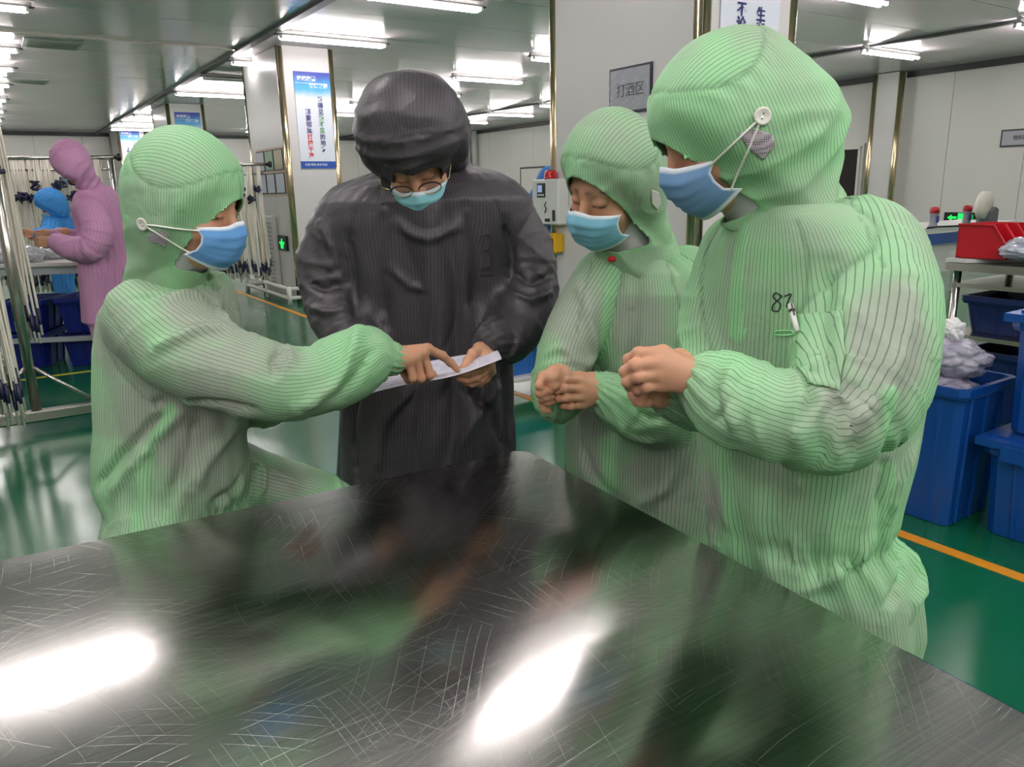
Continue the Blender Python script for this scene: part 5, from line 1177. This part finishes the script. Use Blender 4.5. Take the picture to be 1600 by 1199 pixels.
hand3b = dict(wrist=(874, 590, 1.568), arm=(874, 606, 1.64), s=1.06, fingers=[
    [(868, 580, 1.550), (864, 590, 1.535), (866, 602, 1.535), (870, 608, 1.545)],
    [(848, 588, 1.540), (843, 603, 1.525), (851, 612, 1.528), (860, 612, 1.535)],
    [(845, 598, 1.545), (843, 614, 1.530), (852, 621, 1.535), (862, 621, 1.545)],
    [(845, 607, 1.552), (846, 623, 1.540), (855, 629, 1.545), (864, 628, 1.553)],
    [(848, 614, 1.560), (847, 630, 1.550), (851, 640, 1.548), (858, 643, 1.550)]])
body_obj(MW, [core(S3.limbs, nk-[0, 0, .02], (hx[0], hx[1], .84)), H3.skin(nk+[0, 0, -.05]), make_hand(hand3), make_hand(hand3b)]); boots(MW, lg, mwf)
# ---------------------------------------------------------------- tallest worker in green (right)
RP = thing('person', base_at(1.34, 1265, 700), 'tallest person in pale green hooded coverall, standing in profile at the right of the table', 'person')
rpf = (-.80, -.60)
t = Torso([(318, 1158, 1318, 1.24), (335, 1142, 1350, 1.24), (352, 1128, 1380, 1.25), (380, 1114, 1408, 1.26), (440, 1100, 1434, 1.28), (520, 1092, 1438, 1.31), (600, 1088, 1430, 1.33), (700, 1086, 1414, 1.34), (770, 1090, 1398, 1.34), (815, 1098, 1392, 1.34), (880, 1106, 1424, 1.35), (950, 1112, 1430, 1.36), (1010, 1120, 1420, 1.37)], 1.30, rpf, q=.86)
t.waist = aty(1380, 815, 1.34)[2]
la_ = Limb([(1345, 405, 1.22, .094), (1358, 480, 1.16, .100), (1340, 590, 1.09, .096), (1300, 652, 1.06, .086), (1250, 655, 1.05, .073), (1196, 648, 1.05, .066), (1148, 626, 1.07, .066), (1117, 605, 1.085, .052), (1102, 596, 1.09, .036), (1095, 593, 1.092, .032)], k=.035, wr=1.)
ra_ = Limb([(1165, 400, 1.36, .080), (1125, 500, 1.37, .072), (1118, 590, 1.33, .068), (1100, 622, 1.26, .060), (1065, 618, 1.19, .046), (1046, 614, 1.17, .034)], k=.03)
hx = aty(1270, 900, 1.36); lg = legs(.62, hx[0]-.01, hx[1]+.02, rpf, .085, r=(.11, .09, .08))
S4 = Suit(RP, t, [la_, ra_]+lg, M_green, h=.0055, seed=14, wave=.9).mesh()
S4.sculpt([('b', [(1160, 345), (1152, 440), (1150, 560)], .016), ('b', [(1132, 700), (1142, 800), (1165, 910)], .016), ('b', [(1390, 620), (1392, 720), (1385, 815), (1410, 900)], .012), ('s', [(1245, 345), (1262, 400), (1258, 470)], .003), ('s', [(1310, 300), (1340, 330), (1380, 420)], .002),
    ('f', [(1300, 420), (1285, 500), (1300, 600)], .012, -.006), ('f', [(1420, 440), (1400, 560), (1340, 660)], .018, .007), ('f', [(1265, 590), (1272, 620), (1262, 650)], .008, -.010), ('f', [(1330, 610), (1290, 660), (1285, 720)], .010, -.008), ('f', [(1350, 640), (1310, 690), (1300, 730)], .009, .007), ('f', [(1255, 600), (1240, 650), (1245, 700)], .010, .007),
    ('f', [(1150, 570), (1135, 620), (1150, 680)], .010, .008), ('f', [(1120, 575), (1118, 620), (1135, 670)], .008, -.007), ('f', [(1180, 600), (1178, 650), (1190, 700)], .007, .004),
    ('f', [(1250, 760), (1220, 830), (1240, 900)], .022, -.006), ('f', [(1430, 700), (1400, 760), (1390, 810)], .010, .008), ('f', [(1405, 640), (1385, 720), (1370, 800)], .010, -.007), ('f', [(1360, 850), (1300, 900), (1230, 930)], .016, .008), ('f', [(1425, 850), (1440, 910), (1420, 960)], .012, .008), ('f', [(1400, 840), (1410, 900), (1380, 960)], .010, -.007), ('f', [(1120, 860), (1180, 920), (1280, 950)], .014, .006)])
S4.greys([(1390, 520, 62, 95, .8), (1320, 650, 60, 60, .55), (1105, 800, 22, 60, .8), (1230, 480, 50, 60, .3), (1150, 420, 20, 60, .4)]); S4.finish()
nk = aty(1232, 322, 1.27)
H4 = Head(aty(1134, 193, 1.25), (-.998, -.06), 30, 0, 1.0); inner_collar(RP, H4, nk+[0, 0, -.02], .07)
H4.hood(RP, M_green, nk+[0, 0, -.03], rad=(.110, .126, .114), cen=(0, -.011, .018), cut=(.092, .50), pouch=((0, -.080, -.060), (.088, .082, .080)), bottom=-.132, nr=(.094, .092), crown=.056, seed=16, k=.075, wave=1.2)
H4.mask(RP, mask_mat('steel blue mask', (112,150,190)))
loops(H4, (1190, 182), ((1083, 243), H4.mk[2, -2]), ((1135, 275), H4.mk[21, -2]), RP)
patch(H4.hbvh, [(1152, 208), (1180, 202), (1205, 210), (1211, 226), (1192, 250), (1170, 232)], .0015, 'air_mesh_patch', M_mesh, RP, thick=.001)
hand4 = dict(wrist=(1096, 593, 1.092), arm=(1130, 612, 1.08), s=1.07, fingers=[
    [(1062, 560, 1.115), (1035, 560, 1.125), (1010, 566, 1.125), (994, 574, 1.12)],
    [(1036, 550, 1.085), (998, 552, 1.078), (982, 562, 1.092), (982, 573, 1.105)],
    [(1028, 566, 1.075), (992, 571, 1.066), (977, 581, 1.080), (981, 592, 1.096)],
    [(1026, 585, 1.073), (996, 589, 1.064), (980, 597, 1.076), (983, 606, 1.092)],
    [(1032, 602, 1.078), (1009, 605, 1.070), (996, 609, 1.080), (996, 615, 1.092)]])
hand4b = dict(wrist=(1048, 615, 1.172), arm=(1075, 620, 1.20), s=1.0, fingers=[
    [(1036, 600, 1.155), (1020, 596, 1.145), (1005, 596, 1.135), (996, 597, 1.13)],
    [(1022, 604, 1.150), (1003, 603, 1.138), (990, 606, 1.135), (986, 611, 1.138)],
    [(1022, 612, 1.146), (1003, 612, 1.134), (991, 614, 1.133), (987, 617, 1.137)],
    [(1025, 620, 1.144), (1006, 620, 1.130), (995, 621, 1.130), (990, 623, 1.134)],
    [(1030, 628, 1.144), (1013, 629, 1.130), (1001, 629, 1.129), (994, 630, 1.132)]])
body_obj(RP, [core(S4.limbs, nk-[0, 0, .02], (hx[0], hx[1], .84)), H4.skin(nk+[0, 0, -.05]), make_hand(hand4), make_hand(hand4b)]); boots(RP, lg, rpf)
patch(S4.bvh, [(1250, 492), (1319, 488), (1320, 560), (1312, 612), (1262, 600), (1246, 575)], .004, 'sleeve_pocket', M_green, RP, thick=.002, sub=8)
on_tube(S4.bvh, [(1222, 463), (1212, 458), (1208, 464), (1214, 470), (1220, 476), (1216, 486), (1207, 485), (1208, 477), (1215, 470), (1222, 463)], .0011, 'marker_digit', M_ink, RP, off=.0003)
on_tube(S4.bvh, [(1226, 463), (1236, 460), (1231, 472), (1229, 480)], .0011, 'marker_digit', M_ink, RP, off=.0003)
on_tube(S4.bvh, [(1213, 517), (1236, 517), (1240, 523), (1213, 523), (1213, 517)], .0012, 'name_slot', suit_mat('slot cloth', (150,226,160), (150,226,160), (74,112,84), period=.5), RP)
def pen(parent, bvh, a, b, nm='pen'):
    p, q_ = ray_on(bvh, *a, .009), ray_on(bvh, *b, .007)
    o = MB().tube([p, p*.3+q_*.7, q_], [.0042, .0042, .0042], 10).build(nm, M_plast_w, None, loc=q_, label=None, smooth=True)
    MB().tube([p+[0, -.004, .002], p*.6+q_*.4+[0, -.005, 0]], .0012, 6).build('clip', M_black, o); MB().tube([p*.8+q_*.2, p*.7+q_*.3], .0046, 10).build('band', M_ink, o); return o
tag(pen(RP, S4.bvh, (1241, 474), (1252, 522)), 'white pen in the sleeve pocket of the tallest worker', 'pen')
tag(pen(MW, S3.bvh, (1073, 515), (1077, 545)), 'white pen in the pocket of the worker with clasped hands', 'pen')

# ---------------------------------------------------------------- people further back
def far_person(name_label, Y, sec, face, limbs, m, neck, head, hood, hands, h=.011, pitch=30, maskc=None, q=.75):
    P = thing('person', base_at(Y, (sec[-1][1]+sec[-1][2])/2, sec[-1][0]), name_label, 'person')
    tt = Torso(sec, Y, face, q=q); ls = [Limb(l, k=.04) for l in limbs]; c_ = tt.R[np.searchsorted(tt.R[:, 0], .9) if tt.zb < .9 else 0]
    lg_ = legs(min(.86, tt.zt-.3), c_[1], c_[2], face, .10)
    S = Suit(P, tt, ls+lg_, m, h=h, seed=31, wave=1.3).mesh(); S.finish()
    H = Head(aty(*head), face if hood.get('face') is None else hood['face'], pitch, 0, 1.05); nk_ = aty(*neck)
    H.hood(P, m, nk_, rad=hood.get('rad', (.12, .135, .15)), cut=(.086, .5), bottom=-.14, nr=(.085, .09), h=h*.8, seed=33, wave=1.6)
    if maskc: H.mask(P, mask_mat('far mask', maskc))
    body_obj(P, [core(S.limbs, nk_-[0, 0, .02], (c_[1], c_[2], .84)), H.skin(nk_+[0, 0, -.05])]+[make_hand(hd) for hd in hands]); boots(P, lg_, face)
    return P
def simple_hand(x, y, Y, dx, dy, sc=1.1):
    k = 200/ (Y/6.)*.001*1000/1000
    u = FPX/Y; f = lambda a, b, c: (x+(dx*a-dy*b)*u, y+(dy*a+dx*b)*u, Y+c)
    return dict(wrist=f(0, 0, 0), arm=f(-.10, 0, .02), s=sc, fingers=[[f(.03, -.03, -.01), f(.06, -.045, -.02), f(.085, -.04, -.02)]]+[[f(.075, -.026+.019*i, -.005), f(.115, -.028+.019*i, -.012), f(.135, -.026+.018*i, .0), f(.15, -.022+.016*i, .015)] for i in range(4)])
far_person('person in pink hooded coverall standing at the packing bench, seen from behind', 6.2, [(292, 128, 172, 6.2), (306, 118, 182), (325, 114, 188), (360, 122, 192), (400, 128, 196), (450, 130, 200), (500, 132, 200)], (-.85, .5),
    [[(140, 328, 6.05, .10), (152, 362, 5.98, .105), (143, 388, 5.95, .10), (115, 390, 6.0, .092), (92, 380, 6.05, .075), (88, 379, 6.06, .05)], [(150, 325, 6.5, .09), (130, 370, 6.55, .085), (95, 368, 6.45, .06), (88, 366, 6.42, .045)]], M_pink, (150, 300, 6.2), (113, 258, 6.1), dict(rad=(.125, .15, .165), face=(-.9, .40)),
    [simple_hand(84, 376, 6.08, -1, .1), simple_hand(84, 364, 6.42, -1, .1)], pitch=32, maskc=(200, 205, 215))
far_person('person in bright blue hooded coverall working behind the packing bench', 8.0, [(338, 78, 106, 8.0), (346, 70, 114), (358, 68, 118), (380, 70, 118), (410, 72, 118)], (-.8, -.6),
    [[(80, 350, 7.85, .085), (76, 366, 7.75, .08), (62, 366, 7.6, .06), (58, 364, 7.58, .045)], [(108, 352, 8.1, .085), (106, 372, 7.95, .08), (80, 370, 7.65, .06), (74, 368, 7.6, .045)]], M_bluesuit, (92, 342, 8.0), (82, 322, 7.9), dict(rad=(.125, .14, .15), face=(-.85, -.5)),
    [simple_hand(56, 364, 7.56, -1, .0), simple_hand(70, 368, 7.58, -1, .1)], pitch=28, maskc=(225, 190, 190))
far_person('person in denim blue coverall bent over far behind the alarm control box', 9.0, [(292, 832, 858, 9.0), (300, 828, 866), (320, 826, 872), (345, 828, 876), (370, 830, 876), (400, 832, 876)], (.8, -.5),
    [[(838, 310, 8.8, .09), (836, 332, 8.7, .085), (850, 342, 8.6, .07), (858, 342, 8.55, .05)], [(862, 312, 9.1, .09), (876, 336, 9.0, .08), (868, 346, 8.8, .06)]], M_bluesuit2, (846, 296, 9.0), (856, 284, 8.9), dict(face=(.8, -.5)), [], pitch=40, maskc=(140, 190, 220))
texts_to_meshes()
